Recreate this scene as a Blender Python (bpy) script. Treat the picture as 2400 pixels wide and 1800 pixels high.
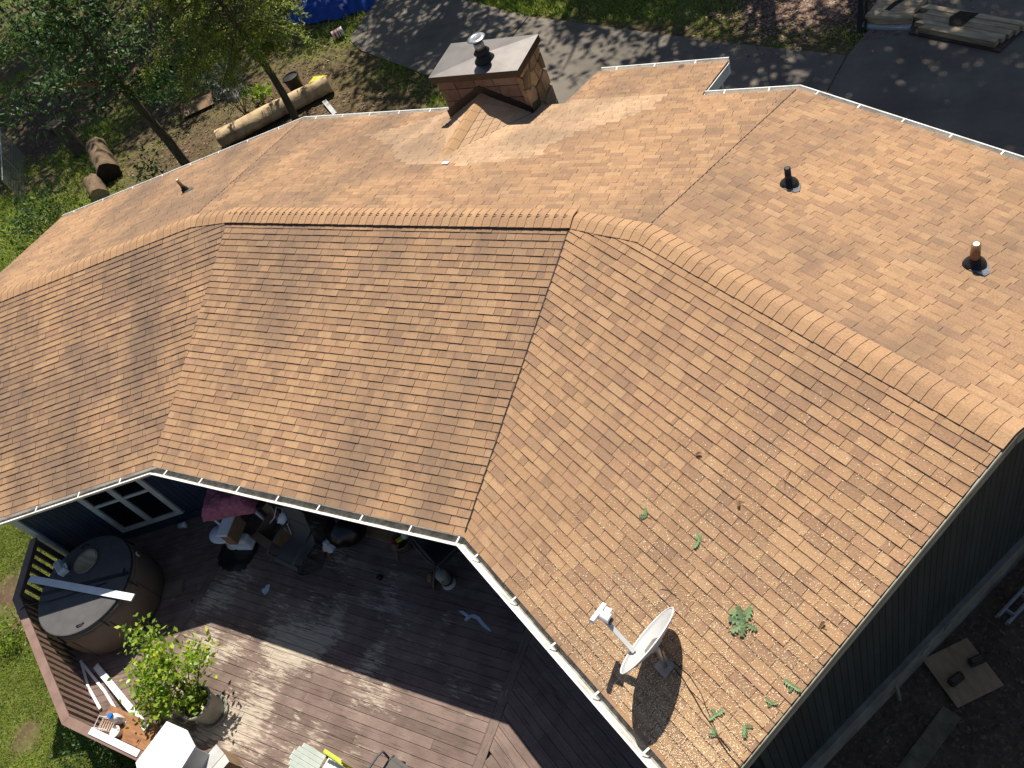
import bpy, math, random
import numpy as np
from mathutils import Vector, Matrix
random.seed(7); rng = np.random.default_rng(7)
R = math.radians
for o in list(bpy.data.objects): bpy.data.objects.remove(o)
scn = bpy.context.scene
COL = scn.collection

# ------------------------------------------------------------------ camera
CAM = Vector((0.0, 0.0, 11.9))
YAW, PITCH, ROLL = -0.7830, 0.8210, -0.5106
fw = Vector((math.sin(YAW)*math.cos(PITCH), math.cos(YAW)*math.cos(PITCH), -math.sin(PITCH)))
r0 = Vector((math.cos(YAW), -math.sin(YAW), 0)); u0 = r0.cross(fw)
cr = math.cos(ROLL)*r0 + math.sin(ROLL)*u0; cu = -math.sin(ROLL)*r0 + math.cos(ROLL)*u0
cd = bpy.data.cameras.new('camera'); cam = bpy.data.objects.new('camera', cd); COL.objects.link(cam)
M = Matrix((cr, cu, -fw)).transposed().to_4x4(); M.translation = CAM
cam.matrix_world = M
cd.sensor_width = 36.0; cd.lens = 1979.13/2400*36.0; cd.clip_end = 600; cd.clip_start = 0.1
scn.camera = cam
def in_view(x, y, z, m=0.06):
    dx, dy, dz = x-CAM.x, y-CAM.y, z-CAM.z
    d = dx*fw.x+dy*fw.y+dz*fw.z
    a = (dx*cr.x+dy*cr.y+dz*cr.z)/d*1979.13/2400; b = (dx*cu.x+dy*cu.y+dz*cu.z)/d*1979.13/2400
    return (d > 0) & (abs(a) < .5+m) & (abs(b) < .375+m)

# ------------------------------------------------------------------ light
SUN = Vector((0.135, -0.491, -0.861)).normalized()        # direction the light travels
EL = math.asin(-SUN.z)
w = bpy.data.worlds.new('World'); scn.world = w; w.use_nodes = True
nt = w.node_tree; sky = nt.nodes.new('ShaderNodeTexSky'); sky.sky_type = 'NISHITA'; sky.sun_disc = False
sky.sun_elevation = EL; sky.sun_rotation = math.atan2(-SUN.x, -SUN.y); sky.ozone_density = 1.5
nt.links.new(sky.outputs[0], nt.nodes['Background'].inputs[0]); nt.nodes['Background'].inputs[1].default_value = 0.055
sd = bpy.data.lights.new('sun', 'SUN'); sd.energy = 4.6; sd.angle = R(0.53); sd.color = (1.0, 0.93, 0.82)
so = bpy.data.objects.new('sun', sd); COL.objects.link(so)
so.rotation_euler = SUN.to_track_quat('-Z', 'Y').to_euler(); so.location = (-5, 20, 40)
scn.view_settings.view_transform = 'Standard'; scn.view_settings.look = 'None'
scn.view_settings.exposure = 0.58; scn.view_settings.gamma = 1.0

# ------------------------------------------------------------------ materials
def node_mat(name, col, col2=None, scale=6.0, rough=0.8, detail=4.0, bump=0.0, bscale=None, attr=None, coord='Object',
             stretch=(1,1,1), lo=0.35, hi=0.65, spec=0.3, metal=0.0, objvar=0.0, extra=None):
    m = bpy.data.materials.new(name); m.use_nodes = True
    N = m.node_tree.nodes; L = m.node_tree.links; b = N['Principled BSDF']
    b.inputs['Roughness'].default_value = rough; b.inputs['Metallic'].default_value = metal
    b.inputs['Specular IOR Level'].default_value = spec
    tc = N.new('ShaderNodeTexCoord'); mp = N.new('ShaderNodeMapping'); mp.inputs['Scale'].default_value = stretch
    L.new(tc.outputs[coord], mp.inputs[0])
    out = None
    def noise(sc, det=detail):
        n = N.new('ShaderNodeTexNoise'); n.inputs['Scale'].default_value = sc; n.inputs['Detail'].default_value = det
        n.inputs['Roughness'].default_value = .62
        L.new(mp.outputs[0], n.inputs[0]); return n
    def mix(fac, a, bb, mode='MIX'):
        x = N.new('ShaderNodeMix'); x.data_type = 'RGBA'; x.blend_type = mode
        for s, v in ((0, fac), (6, a), (7, bb)):
            if hasattr(v, 'links'): L.new(v, x.inputs[s])
            else: x.inputs[s].default_value = v if s == 0 else (*v[:3], 1)
        return x.outputs[2]
    def ramp(src, a, c):
        x = N.new('ShaderNodeMapRange'); x.inputs[1].default_value = a; x.inputs[2].default_value = c; L.new(src, x.inputs[0]); return x.outputs[0]
    if attr:
        at = N.new('ShaderNodeVertexColor'); at.layer_name = attr; out = at.outputs[0]
        if col is not None: out = mix(1.0, out, col, 'MULTIPLY')
    else: out = None
    if col2 is not None:
        n = noise(scale); f = ramp(n.outputs[0], lo, hi)
        out = mix(f, out if out is not None else col, col2)
    if out is None:
        rgb = N.new('ShaderNodeRGB'); rgb.outputs[0].default_value = (*col, 1); out = rgb.outputs[0]
    if objvar:
        oi = N.new('ShaderNodeObjectInfo'); mr = N.new('ShaderNodeMapRange'); mr.inputs[3].default_value = 1-objvar; mr.inputs[4].default_value = 1+objvar
        L.new(oi.outputs['Random'], mr.inputs[0])
        hs = N.new('ShaderNodeHueSaturation'); L.new(mr.outputs[0], hs.inputs['Value']); L.new(out, hs.inputs['Color']); out = hs.outputs[0]
    if extra: out = extra(N, L, mp, noise, mix, ramp, out, b)
    L.new(out, b.inputs['Base Color'])
    if bump:
        n = noise(bscale or scale*4, 3.0); bp = N.new('ShaderNodeBump'); bp.inputs['Strength'].default_value = bump; bp.inputs['Distance'].default_value = .02
        L.new(n.outputs[0], bp.inputs['Height']); L.new(bp.outputs[0], b.inputs['Normal'])
    return m
def leaf_mat(name, c1, c2, rough=.45, trans=.35):
    m = node_mat(name, c1, c2, scale=3.0, rough=rough, detail=3, attr=None, objvar=0.0)
    N = m.node_tree.nodes; L = m.node_tree.links; b = N['Principled BSDF']
    src = b.inputs['Base Color'].links[0].from_socket
    at = N.new('ShaderNodeVertexColor'); at.layer_name = 'Col'
    mx = N.new('ShaderNodeMix'); mx.data_type = 'RGBA'; mx.blend_type = 'MULTIPLY'; mx.inputs[0].default_value = 1
    L.new(src, mx.inputs[6]); L.new(at.outputs[0], mx.inputs[7]); L.new(mx.outputs[2], b.inputs['Base Color'])
    tr = N.new('ShaderNodeBsdfTranslucent'); L.new(mx.outputs[2], tr.inputs[0])
    ms = N.new('ShaderNodeMixShader'); ms.inputs[0].default_value = trans
    L.new(b.outputs[0], ms.inputs[1]); L.new(tr.outputs[0], ms.inputs[2]); L.new(ms.outputs[0], N['Material Output'].inputs[0])
    return m

EXPO = .117          # course exposure
def shingle_extra(N, L, mp, noise, mix, ramp, out, b):
    uv = N.new('ShaderNodeUVMap'); uv.uv_map = 'UVMap'
    va = N.new('ShaderNodeVertexColor'); va.layer_name = 'Col'
    # granules
    g = N.new('ShaderNodeTexNoise'); g.inputs['Scale'].default_value = 46; g.inputs['Detail'].default_value = 5; g.inputs['Roughness'].default_value = .8; L.new(uv.outputs[0], g.inputs[0])
    out = mix(ramp(g.outputs[0], .25, .75), mix(.50, out, (.10,.05,.03)), mix(.26, out, (.86,.60,.36)))
    # darker granule band printed at the head of every course
    sp = N.new('ShaderNodeSeparateXYZ'); L.new(uv.outputs[0], sp.inputs[0])
    def mth(op, a, b_=None):
        n = N.new('ShaderNodeMath'); n.operation = op
        for i, v in enumerate((a, b_)):
            if v is None: continue
            if hasattr(v, 'links'): L.new(v, n.inputs[i])
            else: n.inputs[i].default_value = v
        return n.outputs[0]
    fr_ = mth('FRACT', mth('DIVIDE', mth('ADD', sp.outputs[1], .03+EXPO*20), EXPO))
    bn = N.new('ShaderNodeTexNoise'); bn.inputs['Scale'].default_value = 7; bn.inputs['Detail'].default_value = 2; L.new(uv.outputs[0], bn.inputs[0])
    band = mth('MULTIPLY', mth('MULTIPLY', ramp(fr_, .66, .98), ramp(bn.outputs[0], .36, .66)), mth('MULTIPLY', mth('GREATER_THAN', va.outputs[1], .2), .75))
    out = mix(band, out, (.13, .075, .055))
    # algae streaks running down the slope, broad blotches also paint soft shade into the left
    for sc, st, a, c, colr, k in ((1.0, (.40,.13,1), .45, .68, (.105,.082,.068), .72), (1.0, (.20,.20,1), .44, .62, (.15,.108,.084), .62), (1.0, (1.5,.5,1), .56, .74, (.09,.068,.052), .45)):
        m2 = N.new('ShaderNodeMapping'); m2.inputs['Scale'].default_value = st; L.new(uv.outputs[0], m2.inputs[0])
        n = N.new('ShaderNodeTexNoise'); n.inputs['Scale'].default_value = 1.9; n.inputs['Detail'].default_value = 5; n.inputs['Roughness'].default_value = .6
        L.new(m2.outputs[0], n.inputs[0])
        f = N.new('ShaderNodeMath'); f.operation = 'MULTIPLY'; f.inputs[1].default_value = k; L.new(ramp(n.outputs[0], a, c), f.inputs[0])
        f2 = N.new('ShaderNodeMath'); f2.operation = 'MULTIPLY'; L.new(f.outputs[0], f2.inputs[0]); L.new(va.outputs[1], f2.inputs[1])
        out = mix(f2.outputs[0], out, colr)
    return out
MAT = {}
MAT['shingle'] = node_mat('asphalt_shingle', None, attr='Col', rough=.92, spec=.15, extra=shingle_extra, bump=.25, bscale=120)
MAT['underlay'] = node_mat('roof_underlay', (.055,.035,.025), (.09,.06,.04), scale=8, rough=.95)
MAT['vent_black'] = node_mat('black_vent_plastic', (.012,.011,.011), (.02,.018,.017), scale=20, rough=.6)
MAT['gutter'] = node_mat('white_gutter_paint', (.76,.74,.70), (.34,.31,.26), scale=3.2, rough=.5, lo=.48, hi=.80, detail=8)
MAT['gutter_in'] = node_mat('gutter_sediment', (.17,.16,.135), (.36,.345,.30), scale=9, rough=.95, bump=.5, bscale=60)
MAT['fascia'] = node_mat('pale_green_fascia', (.36,.38,.31), (.26,.27,.21), scale=4, rough=.6)
MAT['navy'] = node_mat('navy_siding', (.035,.050,.082), (.024,.035,.057), scale=7, rough=.55, stretch=(1,1,.25), objvar=.12)
MAT['slate_siding'] = node_mat('dark_slate_siding', (.034,.048,.047), (.023,.033,.033), scale=6, rough=.6, stretch=(1,1,.2), objvar=.12)
MAT['foundation'] = node_mat('parged_foundation', (.24,.22,.18), (.15,.13,.10), scale=3, rough=.9, bump=.3)
MAT['trim'] = node_mat('grey_white_trim', (.62,.62,.58), (.50,.50,.46), scale=5, rough=.5)
MAT['glass'] = node_mat('dark_window_glass', (.006,.007,.008), rough=.06, spec=.35)
def deck_extra(N, L, mp, noise, mix, ramp, out, b):
    uv = N.new('ShaderNodeUVMap'); uv.uv_map = 'UVMap'
    def n2(st, sc, det=6, ro=.65):
        m2 = N.new('ShaderNodeMapping'); m2.inputs['Scale'].default_value = st; L.new(uv.outputs[0], m2.inputs[0])
        n = N.new('ShaderNodeTexNoise'); n.inputs['Scale'].default_value = sc; n.inputs['Detail'].default_value = det; n.inputs['Roughness'].default_value = ro
        L.new(m2.outputs[0], n.inputs[0]); return n.outputs[0]
    tc = N.new('ShaderNodeTexCoord')
    big = N.new('ShaderNodeTexNoise'); big.inputs['Scale'].default_value = 1.15; big.inputs['Detail'].default_value = 5; L.new(tc.outputs['Object'], big.inputs[0])
    # grain cracks
    cr_ = ramp(n2((.5,16,1), 3.2), .56, .68)
    out = mix(cr_, out, (.030,.020,.016))
    # worn paint: bare weathered wood where traffic was
    s = N.new('ShaderNodeMath'); s.operation = 'ADD'; L.new(n2((.8,5,1), 4.6, 9, .78), s.inputs[0])
    mm = N.new('ShaderNodeMath'); mm.operation = 'MULTIPLY'; mm.inputs[1].default_value = .95; L.new(big.outputs[0], mm.inputs[0])
    ds = N.new('ShaderNodeVectorMath'); ds.operation = 'DISTANCE'; ds.inputs[1].default_value = (-9.0, 1.5, .73); L.new(tc.outputs['Object'], ds.inputs[0])
    mr_ = N.new('ShaderNodeMapRange'); mr_.inputs[1].default_value = .5; mr_.inputs[2].default_value = 3.6; mr_.inputs[3].default_value = .165; mr_.inputs[4].default_value = -.07; L.new(ds.outputs['Value'], mr_.inputs[0])
    s3 = N.new('ShaderNodeMath'); s3.operation = 'ADD'; L.new(mm.outputs[0], s3.inputs[0]); L.new(mr_.outputs[0], s3.inputs[1]); L.new(s3.outputs[0], s.inputs[1])
    out = mix(ramp(s.outputs[0], 1.09, 1.19), out, mix(ramp(n2((1,20,1), 3.0), .4, .7), (.50,.435,.35), (.25,.195,.15)))
    return out
MAT['deck'] = node_mat('worn_brown_deck_paint', (.225,.163,.138), (.150,.107,.090), scale=2.2, rough=.8, spec=.2, objvar=.16, extra=deck_extra, bump=.3, bscale=30, stretch=(1,1,1))
MAT['rail'] = node_mat('brown_rail_paint', (.235,.150,.122), (.15,.095,.078), scale=4, rough=.55, lo=.45, hi=.8)
MAT['concrete'] = node_mat('driveway_concrete', (.205,.178,.145), (.10,.088,.074), scale=.8, rough=.92, detail=8, bump=.25, bscale=25, lo=.3, hi=.75)
MAT['cap_top_glare'] = node_mat('chimney_cap_steel_with_glare', (.20,.187,.182), (.165,.153,.148), scale=3, rough=.46, spec=.6, metal=.92, detail=6)  # brown cap's top greyed, sun glare put into the colour; skirt stays dark
MAT['flash'] = node_mat('bronze_flashing', (.055,.042,.033), (.04,.03,.024), scale=5, rough=.45, metal=.3)
MAT['stone'] = node_mat('fieldstone', (.33,.23,.125), (.16,.115,.08), scale=5, rough=.85, bump=.7, bscale=24, objvar=.4, lo=.3, hi=.7)
MAT['slabstone'] = node_mat('sawn_brownstone', (.215,.16,.13), (.15,.08,.04), scale=3.2, rough=.8, bump=.3, bscale=20, objvar=.25, lo=.42, hi=.7)
MAT['mortar'] = node_mat('mortar', (.42,.36,.28), (.30,.25,.19), scale=12, rough=.95)
MAT['galv'] = node_mat('galvanised_steel', (.50,.52,.54), (.33,.34,.36), scale=10, rough=.3, metal=.8, spec=.5)
MAT['black'] = node_mat('matte_black', (.012,.012,.013), (.022,.021,.02), scale=9, rough=.5)
MAT['blackbag'] = node_mat('black_plastic_bag', (.008,.008,.009), rough=.28, spec=.5)
MAT['white'] = node_mat('white_paint', (.80,.81,.82), (.70,.71,.72), scale=6, rough=.4)
MAT['ceramic'] = node_mat('white_ceramic', (.78,.80,.83), rough=.12, spec=.5)
MAT['lightgrey'] = node_mat('light_grey_enamel', (.52,.53,.53), (.45,.46,.46), scale=5, rough=.38)
MAT['tubskirt'] = node_mat('tan_tub_skirt', (.195,.150,.112), (.155,.118,.088), scale=2.5, rough=.55, bump=.1)
MAT['vinyl'] = node_mat('charcoal_vinyl', (.098,.096,.096), (.075,.074,.074), scale=4, rough=.62, bump=.2, bscale=60)
MAT['pink'] = node_mat('pink_insulation', (.55,.19,.24), (.36,.10,.15), scale=14, rough=.98, bump=1.0, bscale=30)
MAT['card'] = node_mat('cardboard', (.30,.205,.125), (.22,.145,.085), scale=4, rough=.9)
MAT['sling'] = node_mat('taupe_sling_fabric', (.115,.105,.095), (.09,.082,.074), scale=60, rough=.85)
MAT['bark'] = node_mat('tree_bark', (.145,.11,.072), (.07,.054,.036), scale=6, rough=.95, bump=1.0, bscale=14, stretch=(3,3,.6))
MAT['bark2'] = node_mat('barked_log', (.20,.14,.085), (.11,.075,.045), scale=5, rough=.95, bump=.8, bscale=14, stretch=(1,1,1))
MAT['logwood'] = node_mat('peeled_log_wood', (.54,.40,.24), (.15,.085,.05), scale=2.4, rough=.85, bump=.6, bscale=12, lo=.45, hi=.72, detail=7)
MAT['endgrain'] = node_mat('log_end_grain', (.42,.30,.17), (.28,.18,.10), scale=9, rough=.9)
MAT['oldwood'] = node_mat('weathered_plank', (.54,.43,.28), (.28,.215,.13), scale=3, rough=.9, stretch=(.6,5,5), bump=.4, bscale=20, objvar=.15)
MAT['soil'] = node_mat('potting_soil', (.075,.048,.03), (.14,.09,.055), scale=30, rough=1.0, bump=1, bscale=60)
MAT['pot'] = node_mat('grey_green_pot', (.30,.30,.25), (.20,.19,.155), scale=4, rough=.55)
MAT['blue'] = node_mat('blue_tarp', (.010,.075,.40), (.010,.045,.26), scale=4, rough=.6, spec=.3)
MAT['bluecap'] = node_mat('blue_plastic', (.02,.16,.60), rough=.35)
MAT['yellow'] = node_mat('yellow_plastic', (.58,.53,.03), (.42,.38,.02), scale=8, rough=.5)
MAT['lime'] = node_mat('lime_paint', (.45,.50,.06), rough=.5)
MAT['mint'] = node_mat('pale_mint_paint', (.72,.80,.72), (.62,.70,.62), scale=8, rough=.5)
MAT['red'] = node_mat('red_plastic', (.45,.03,.03), rough=.45)
MAT['orange'] = node_mat('orange_block', (.55,.20,.05), (.42,.14,.04), scale=9, rough=.8)
MAT['rustwood'] = node_mat('orange_brown_board', (.34,.165,.075), (.20,.10,.05), scale=3, rough=.8, stretch=(1,6,6), bump=.3)
MAT['metal'] = node_mat('aluminium', (.42,.43,.44), (.30,.31,.32), scale=8, rough=.4, metal=.7)
MAT['straw'] = node_mat('brown_straw', (.25,.155,.09), (.15,.09,.05), scale=22, rough=.95, bump=.6, bscale=60)
MAT['brownplank'] = node_mat('dark_brown_plank', (.10,.068,.055), (.06,.04,.032), scale=4, rough=.7, stretch=(1,6,6))
MAT['ply'] = node_mat('old_plywood', (.40,.265,.15), (.28,.18,.10), scale=3, rough=.85, stretch=(1,4,1))
MAT['pathstone'] = node_mat('mossy_path_board', (.20,.155,.10), (.10,.085,.05), scale=4, rough=.95, bump=.4)
MAT['moss'] = node_mat('dark_fern_moss', (.05,.04,.025), (.025,.02,.014), scale=14, rough=1, bump=1, bscale=40)
MAT['paintspill'] = node_mat('pale_blue_paint', (.52,.62,.70), (.40,.48,.55), scale=9, rough=.5)
MAT['catkin'] = node_mat('pale_catkin', (.62,.46,.26), rough=.9)
MAT['wire'] = node_mat('black_cable', (.02,.018,.016), rough=.6)
MAT['leafA'] = leaf_mat('hemlock_spray', (.30,.35,.075), (.20,.26,.05), trans=.55)
MAT['leafB'] = leaf_mat('broad_leaf', (.070,.140,.036), (.032,.072,.02), rough=.5, trans=.4)
MAT['leafC'] = leaf_mat('citrus_leaf', (.27,.38,.045), (.17,.29,.03), rough=.35, trans=.5)
MAT['leafD'] = leaf_mat('shade_tree_leaf', (.055,.11,.025), (.035,.08,.02))
MAT['leafE'] = leaf_mat('oak_leaf', (.25,.37,.20), (.18,.29,.14), rough=.5)
MAT['leafG'] = leaf_mat('grey_green_needle', (.085,.105,.075), (.05,.065,.045), trans=.2)
MAT['grass'] = leaf_mat('grass_blade', (.27,.37,.060), (.19,.29,.045), rough=.6, trans=.45)
MAT['dryleaf'] = node_mat('dry_brown_leaf', (.28,.15,.075), (.18,.09,.045), scale=9, rough=.8)

# ------------------------------------------------------------------ mesh helpers
class MB:
    def __init__(s): s.v = []; s.f = []; s.c = []; s.uv = []; s.smooth = False
    def add(s, verts, faces, col=None, uvs=None):
        k = len(s.v); s.v.extend([tuple(p) for p in verts])
        for i, f in enumerate(faces):
            s.f.append(tuple(k+j for j in f)); s.c.append(col); s.uv.append([uvs[j] for j in f] if uvs else None)
        return s
    def box(s, c, size, rot=None, col=None):
        hx, hy, hz = size[0]/2, size[1]/2, size[2]/2
        P = [Vector((x, y, z)) for z in (-hz, hz) for y in (-hy, hy) for x in (-hx, hx)]
        if rot is not None: P = [rot @ p for p in P]
        c = Vector(c); P = [p+c for p in P]
        return s.add(P, [(0,2,3,1),(4,5,7,6),(0,1,5,4),(2,6,7,3),(0,4,6,2),(1,3,7,5)], col)
    def beam(s, a, b, wd, th, up=(0,0,1)):
        a = Vector(a); b = Vector(b); d = b-a; L = d.length; x = d/L
        y = Vector(up).cross(x); y = y.normalized() if y.length > 1e-6 else Vector((0,1,0)); z = x.cross(y)
        return s.box((a+b)/2, (L, wd, th), Matrix((x, y, z)).transposed())
    def tube(s, pts, rad, n=8, caps=True, col=None):
        pts = [Vector(p) for p in pts]; m = len(pts)
        rad = rad if isinstance(rad, (list, tuple)) else [rad]*m
        V = []; prev = None
        for i, p in enumerate(pts):
            d = (pts[min(i+1, m-1)]-pts[max(i-1, 0)]).normalized()
            if prev is None:
                a = Vector((0,0,1)) if abs(d.z) < .9 else Vector((1,0,0)); x = d.cross(a).normalized()
            else:
                x = (prev-d*prev.dot(d)).normalized()
            prev = x; y = d.cross(x)
            for j in range(n):
                t = 2*math.pi*j/n; V.append(p+(x*math.cos(t)+y*math.sin(t))*rad[i])
        F = [(i*n+j, i*n+(j+1) % n, (i+1)*n+(j+1) % n, (i+1)*n+j) for i in range(m-1) for j in range(n)]
        if caps: F += [tuple(range(n))[::-1], tuple((m-1)*n+j for j in range(n))]
        return s.add(V, F, col)
    def lathe(s, prof, n=24, c=(0,0,0), rot=None, sx=1, sy=1):
        V = []; c = Vector(c)
        for r_, z in prof:
            for j in range(n):
                t = 2*math.pi*j/n; p = Vector((r_*math.cos(t)*sx, r_*math.sin(t)*sy, z))
                if rot is not None: p = rot @ p
                V.append(p+c)
        F = [(i*n+j, i*n+(j+1) % n, (i+1)*n+(j+1) % n, (i+1)*n+j) for i in range(len(prof)-1) for j in range(n)]
        if prof[0][0] > 1e-4: F.append(tuple(range(n))[::-1])
        if prof[-1][0] > 1e-4: F.append(tuple((len(prof)-1)*n+j for j in range(n)))
        return s.add(V, F)
    def prism(s, poly, z0, z1):
        n = len(poly)
        a = sum(poly[i][0]*poly[(i+1) % n][1]-poly[(i+1) % n][0]*poly[i][1] for i in range(n))
        if a < 0: poly = poly[::-1]
        V = [(p[0], p[1], z0) for p in poly]+[(p[0], p[1], z1) for p in poly]
        return s.add(V, [tuple(range(n))[::-1], tuple(range(n, 2*n))]+[(i, (i+1) % n, n+(i+1) % n, n+i) for i in range(n)])
    def slab(s, poly3, nrm, th):
        n = len(poly3); nrm = Vector(nrm); A = [Vector(p) for p in poly3]
        V = A+[p-nrm*th for p in A]
        return s.add(V, [tuple(range(n)), tuple(range(n, 2*n))[::-1]]+[(i, n+i, n+(i+1) % n, (i+1) % n) for i in range(n)])
    def mesh(s, name):
        me = bpy.data.meshes.new(name); me.from_pydata(s.v, [], s.f)
        if any(c is not None for c in s.c):
            ca = me.color_attributes.new('Col', 'FLOAT_COLOR', 'CORNER')
            buf = []
            for f, c in zip(s.f, s.c): buf.extend(((*c[:3], c[3] if len(c) > 3 else 1.0) if c is not None else (1, 1, 1, 1))*len(f))
            ca.data.foreach_set('color', buf)
        if any(u is not None for u in s.uv):
            ul = me.uv_layers.new(name='UVMap'); buf = []
            for f, u in zip(s.f, s.uv):
                for k in range(len(f)): buf.extend(u[k] if u else (0, 0))
            ul.data.foreach_set('uv', buf)
        if s.smooth: me.polygons.foreach_set('use_smooth', [True]*len(me.polygons))
        return me
    def build(s, name, mat, parent=None, smooth=False, bevel=0):
        s.smooth = smooth
        me = s.mesh(name); me.materials.append(MAT[mat]); me.validate()
        o = bpy.data.objects.new(name, me); COL.objects.link(o); o.parent = parent
        if bevel:
            bv = o.modifiers.new('bevel', 'BEVEL'); bv.width = bevel; bv.segments = 2; bv.limit_method = 'ANGLE'
        return o
def tag(o, label=None, cat=None, group=None, kind=None):
    if label: o['label'] = label
    if cat: o['category'] = cat
    if group: o['group'] = group
    if kind: o['kind'] = kind
    return o
def thing(name, label, cat, loc=(0,0,0), rz=0.0, group=None):
    o = bpy.data.objects.new(name, None); COL.objects.link(o); o.location = loc; o.rotation_euler = (0, 0, rz)
    o.empty_display_size = .2
    return tag(o, label, cat, group)
def tri_cloud(name, mat, V, F, C, parent=None, smooth=False):
    """numpy vertices (n,3), faces (m,k), colour per face (m,3)"""
    V = np.asarray(V, dtype=np.float32); F = np.asarray(F, dtype=np.int32); m, k = F.shape
    me = bpy.data.meshes.new(name); me.vertices.add(len(V)); me.vertices.foreach_set('co', V.ravel())
    me.loops.add(m*k); me.loops.foreach_set('vertex_index', F.ravel())
    me.polygons.add(m); me.polygons.foreach_set('loop_start', np.arange(0, m*k, k, dtype=np.int32))
    me.polygons.foreach_set('loop_total', np.full(m, k, dtype=np.int32)) if False else None
    me.update(calc_edges=True)
    ca = me.color_attributes.new('Col', 'FLOAT_COLOR', 'CORNER')
    cc = np.ones((m, k, 4), dtype=np.float32); cc[:, :, :3] = np.asarray(C, dtype=np.float32)[:, None, :]
    ca.data.foreach_set('color', cc.ravel())
    me.materials.append(MAT[mat]); me.validate()
    o = bpy.data.objects.new(name, me); COL.objects.link(o); o.parent = parent
    return o
def leaves(P, size, normal=None, spread=1.0, aspect=.45, droop=0.0, var=.35, dirs=None, bright=(.55, 1.45), flat=0.0):
    """leaf quads (rhombs) at points P"""
    n = len(P); P = np.asarray(P, float)
    d = rng.normal(size=(n, 3)) if dirs is None else np.asarray(dirs, float)+rng.normal(size=(n, 3))*spread*.5
    d[:, 2] -= droop; d /= np.linalg.norm(d, axis=1, keepdims=True)
    a = rng.normal(size=(n, 3)); a[:, 2] += flat*4; s = np.cross(d, a); s /= np.linalg.norm(s, axis=1, keepdims=True)+1e-9
    up = np.cross(s, d); flip = up[:, 2] < 0; s[flip] *= -1
    L = size*(1+var*rng.uniform(-1, 1, n))[:, None]
    nn = np.cross(s, d)
    V = np.empty((n, 4, 3)); V[:, 0] = P; V[:, 1] = P+d*L*.5+s*L*aspect*.5-nn*L*.06; V[:, 2] = P+d*L; V[:, 3] = P+d*L*.5-s*L*aspect*.5-nn*L*.06
    F = np.arange(n*4).reshape(n, 4)
    b = rng.uniform(bright[0], bright[1], n)[:, None]; h = rng.uniform(-.15, .15, n)[:, None]
    C = np.clip(b*np.concatenate([1+h, np.ones((n, 1)), 1-h], axis=1), 0, 2.5)
    return V.reshape(-1, 3), F, C
def merge(parts):
    V = []; F = []; C = []; k = 0
    for v, f, c in parts:
        V.append(v); F.append(f+k); C.append(c); k += len(v)
    return np.concatenate(V), np.concatenate(F), np.concatenate(C)

# ------------------------------------------------------------------ house geometry
EZ = 3.2; DZ = 0.735
A30 = math.radians(30)
NW = [Vector((math.sin(a), -math.cos(a), 0)) for a in (A30, 0.0, -A30)]          # left, middle, right wing: towards the deck
CN = [-8.6006, -3.4052, -0.2362]; CF = [-17.2923, -12.0600, -8.9162]
SN = [.2977, .2761, .3070]; SF = [.2889, .2849, .2948]
class Slope:
    def __init__(s, n, c, sl):
        s.n = n; s.c = c; s.s = sl; s.k = math.sqrt(1+sl*sl); s.t = Vector((-n.y, n.x, 0))
        s.N = (Vector((n.x*sl, n.y*sl, 1))/s.k)
    def P(s, u, v, h=0.0):
        p = s.n*(s.c-v/s.k)+s.t*u; p.z = EZ+v*s.s/s.k
        return p+s.N*h
    def uv(s, p): p = Vector((p[0], p[1], 0)); return (s.t.dot(p), (s.c-s.n.dot(p))*s.k)
    def plane(s): return (Vector((s.s*s.n.x, s.s*s.n.y, 1)), EZ+s.s*s.c)
    def z(s, x, y): return EZ+s.s*(s.c-s.n.x*x-s.n.y*y)
NEAR = [Slope(NW[i], CN[i], SN[i]) for i in range(3)]
FAR = [Slope(-NW[i], -CF[i], SF[i]) for i in range(3)]
def meet(*sl):
    A = Matrix([s.plane()[0] for s in sl]); b = Vector([s.plane()[1] for s in sl]); return A.inverted() @ b
def meet2(a, ca, b, cb):
    d = a.x*b.y-a.y*b.x; return Vector(((ca*b.y-cb*a.y)/d, (a.x*cb-b.x*ca)/d, EZ))
RL = meet(NEAR[0], NEAR[1], FAR[1]); RL2 = meet(NEAR[0], FAR[0], FAR[1])
RR = meet(NEAR[1], NEAR[2], FAR[1]); RR2 = meet(NEAR[2], FAR[2], FAR[1])
VL = meet2(NW[0], CN[0], NW[1], CN[1]); VR = meet2(NW[1], CN[1], NW[2], CN[2])
HL = meet2(NW[0], CF[0], NW[1], CF[1]); HR = meet2(NW[1], CF[1], NW[2], CF[2])
TL = Vector((math.cos(A30), math.sin(A30), 0)); TR = Vector((math.cos(A30), -math.sin(A30), 0))
UL, UR = -12.22, -2.205            # gable rakes
def on(n, c, t, u): p = n*c+t*u; return Vector((p.x, p.y, EZ))
ENL = on(NW[0], CN[0], TL, UL); EFL = on(NW[0], CF[0], TL, UL); ENR = on(NW[2], CN[2], TR, UR); EFR = on(NW[2], CF[2], TR, UR)
def ridge_end(i, T, U):
    n, f = NEAR[i], FAR[i]; c = (n.s*CN[i]+f.s*CF[i])/(n.s+f.s); p = NW[i]*c+T*U; return Vector((p.x, p.y, n.z(p.x, p.y)))
PL = ridge_end(0, TL, UL); PR = ridge_end(2, TR, UR)

house = thing('house', 'bent house with three wings under a tan asphalt shingle roof', 'house', (0, 0, 0))
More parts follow.
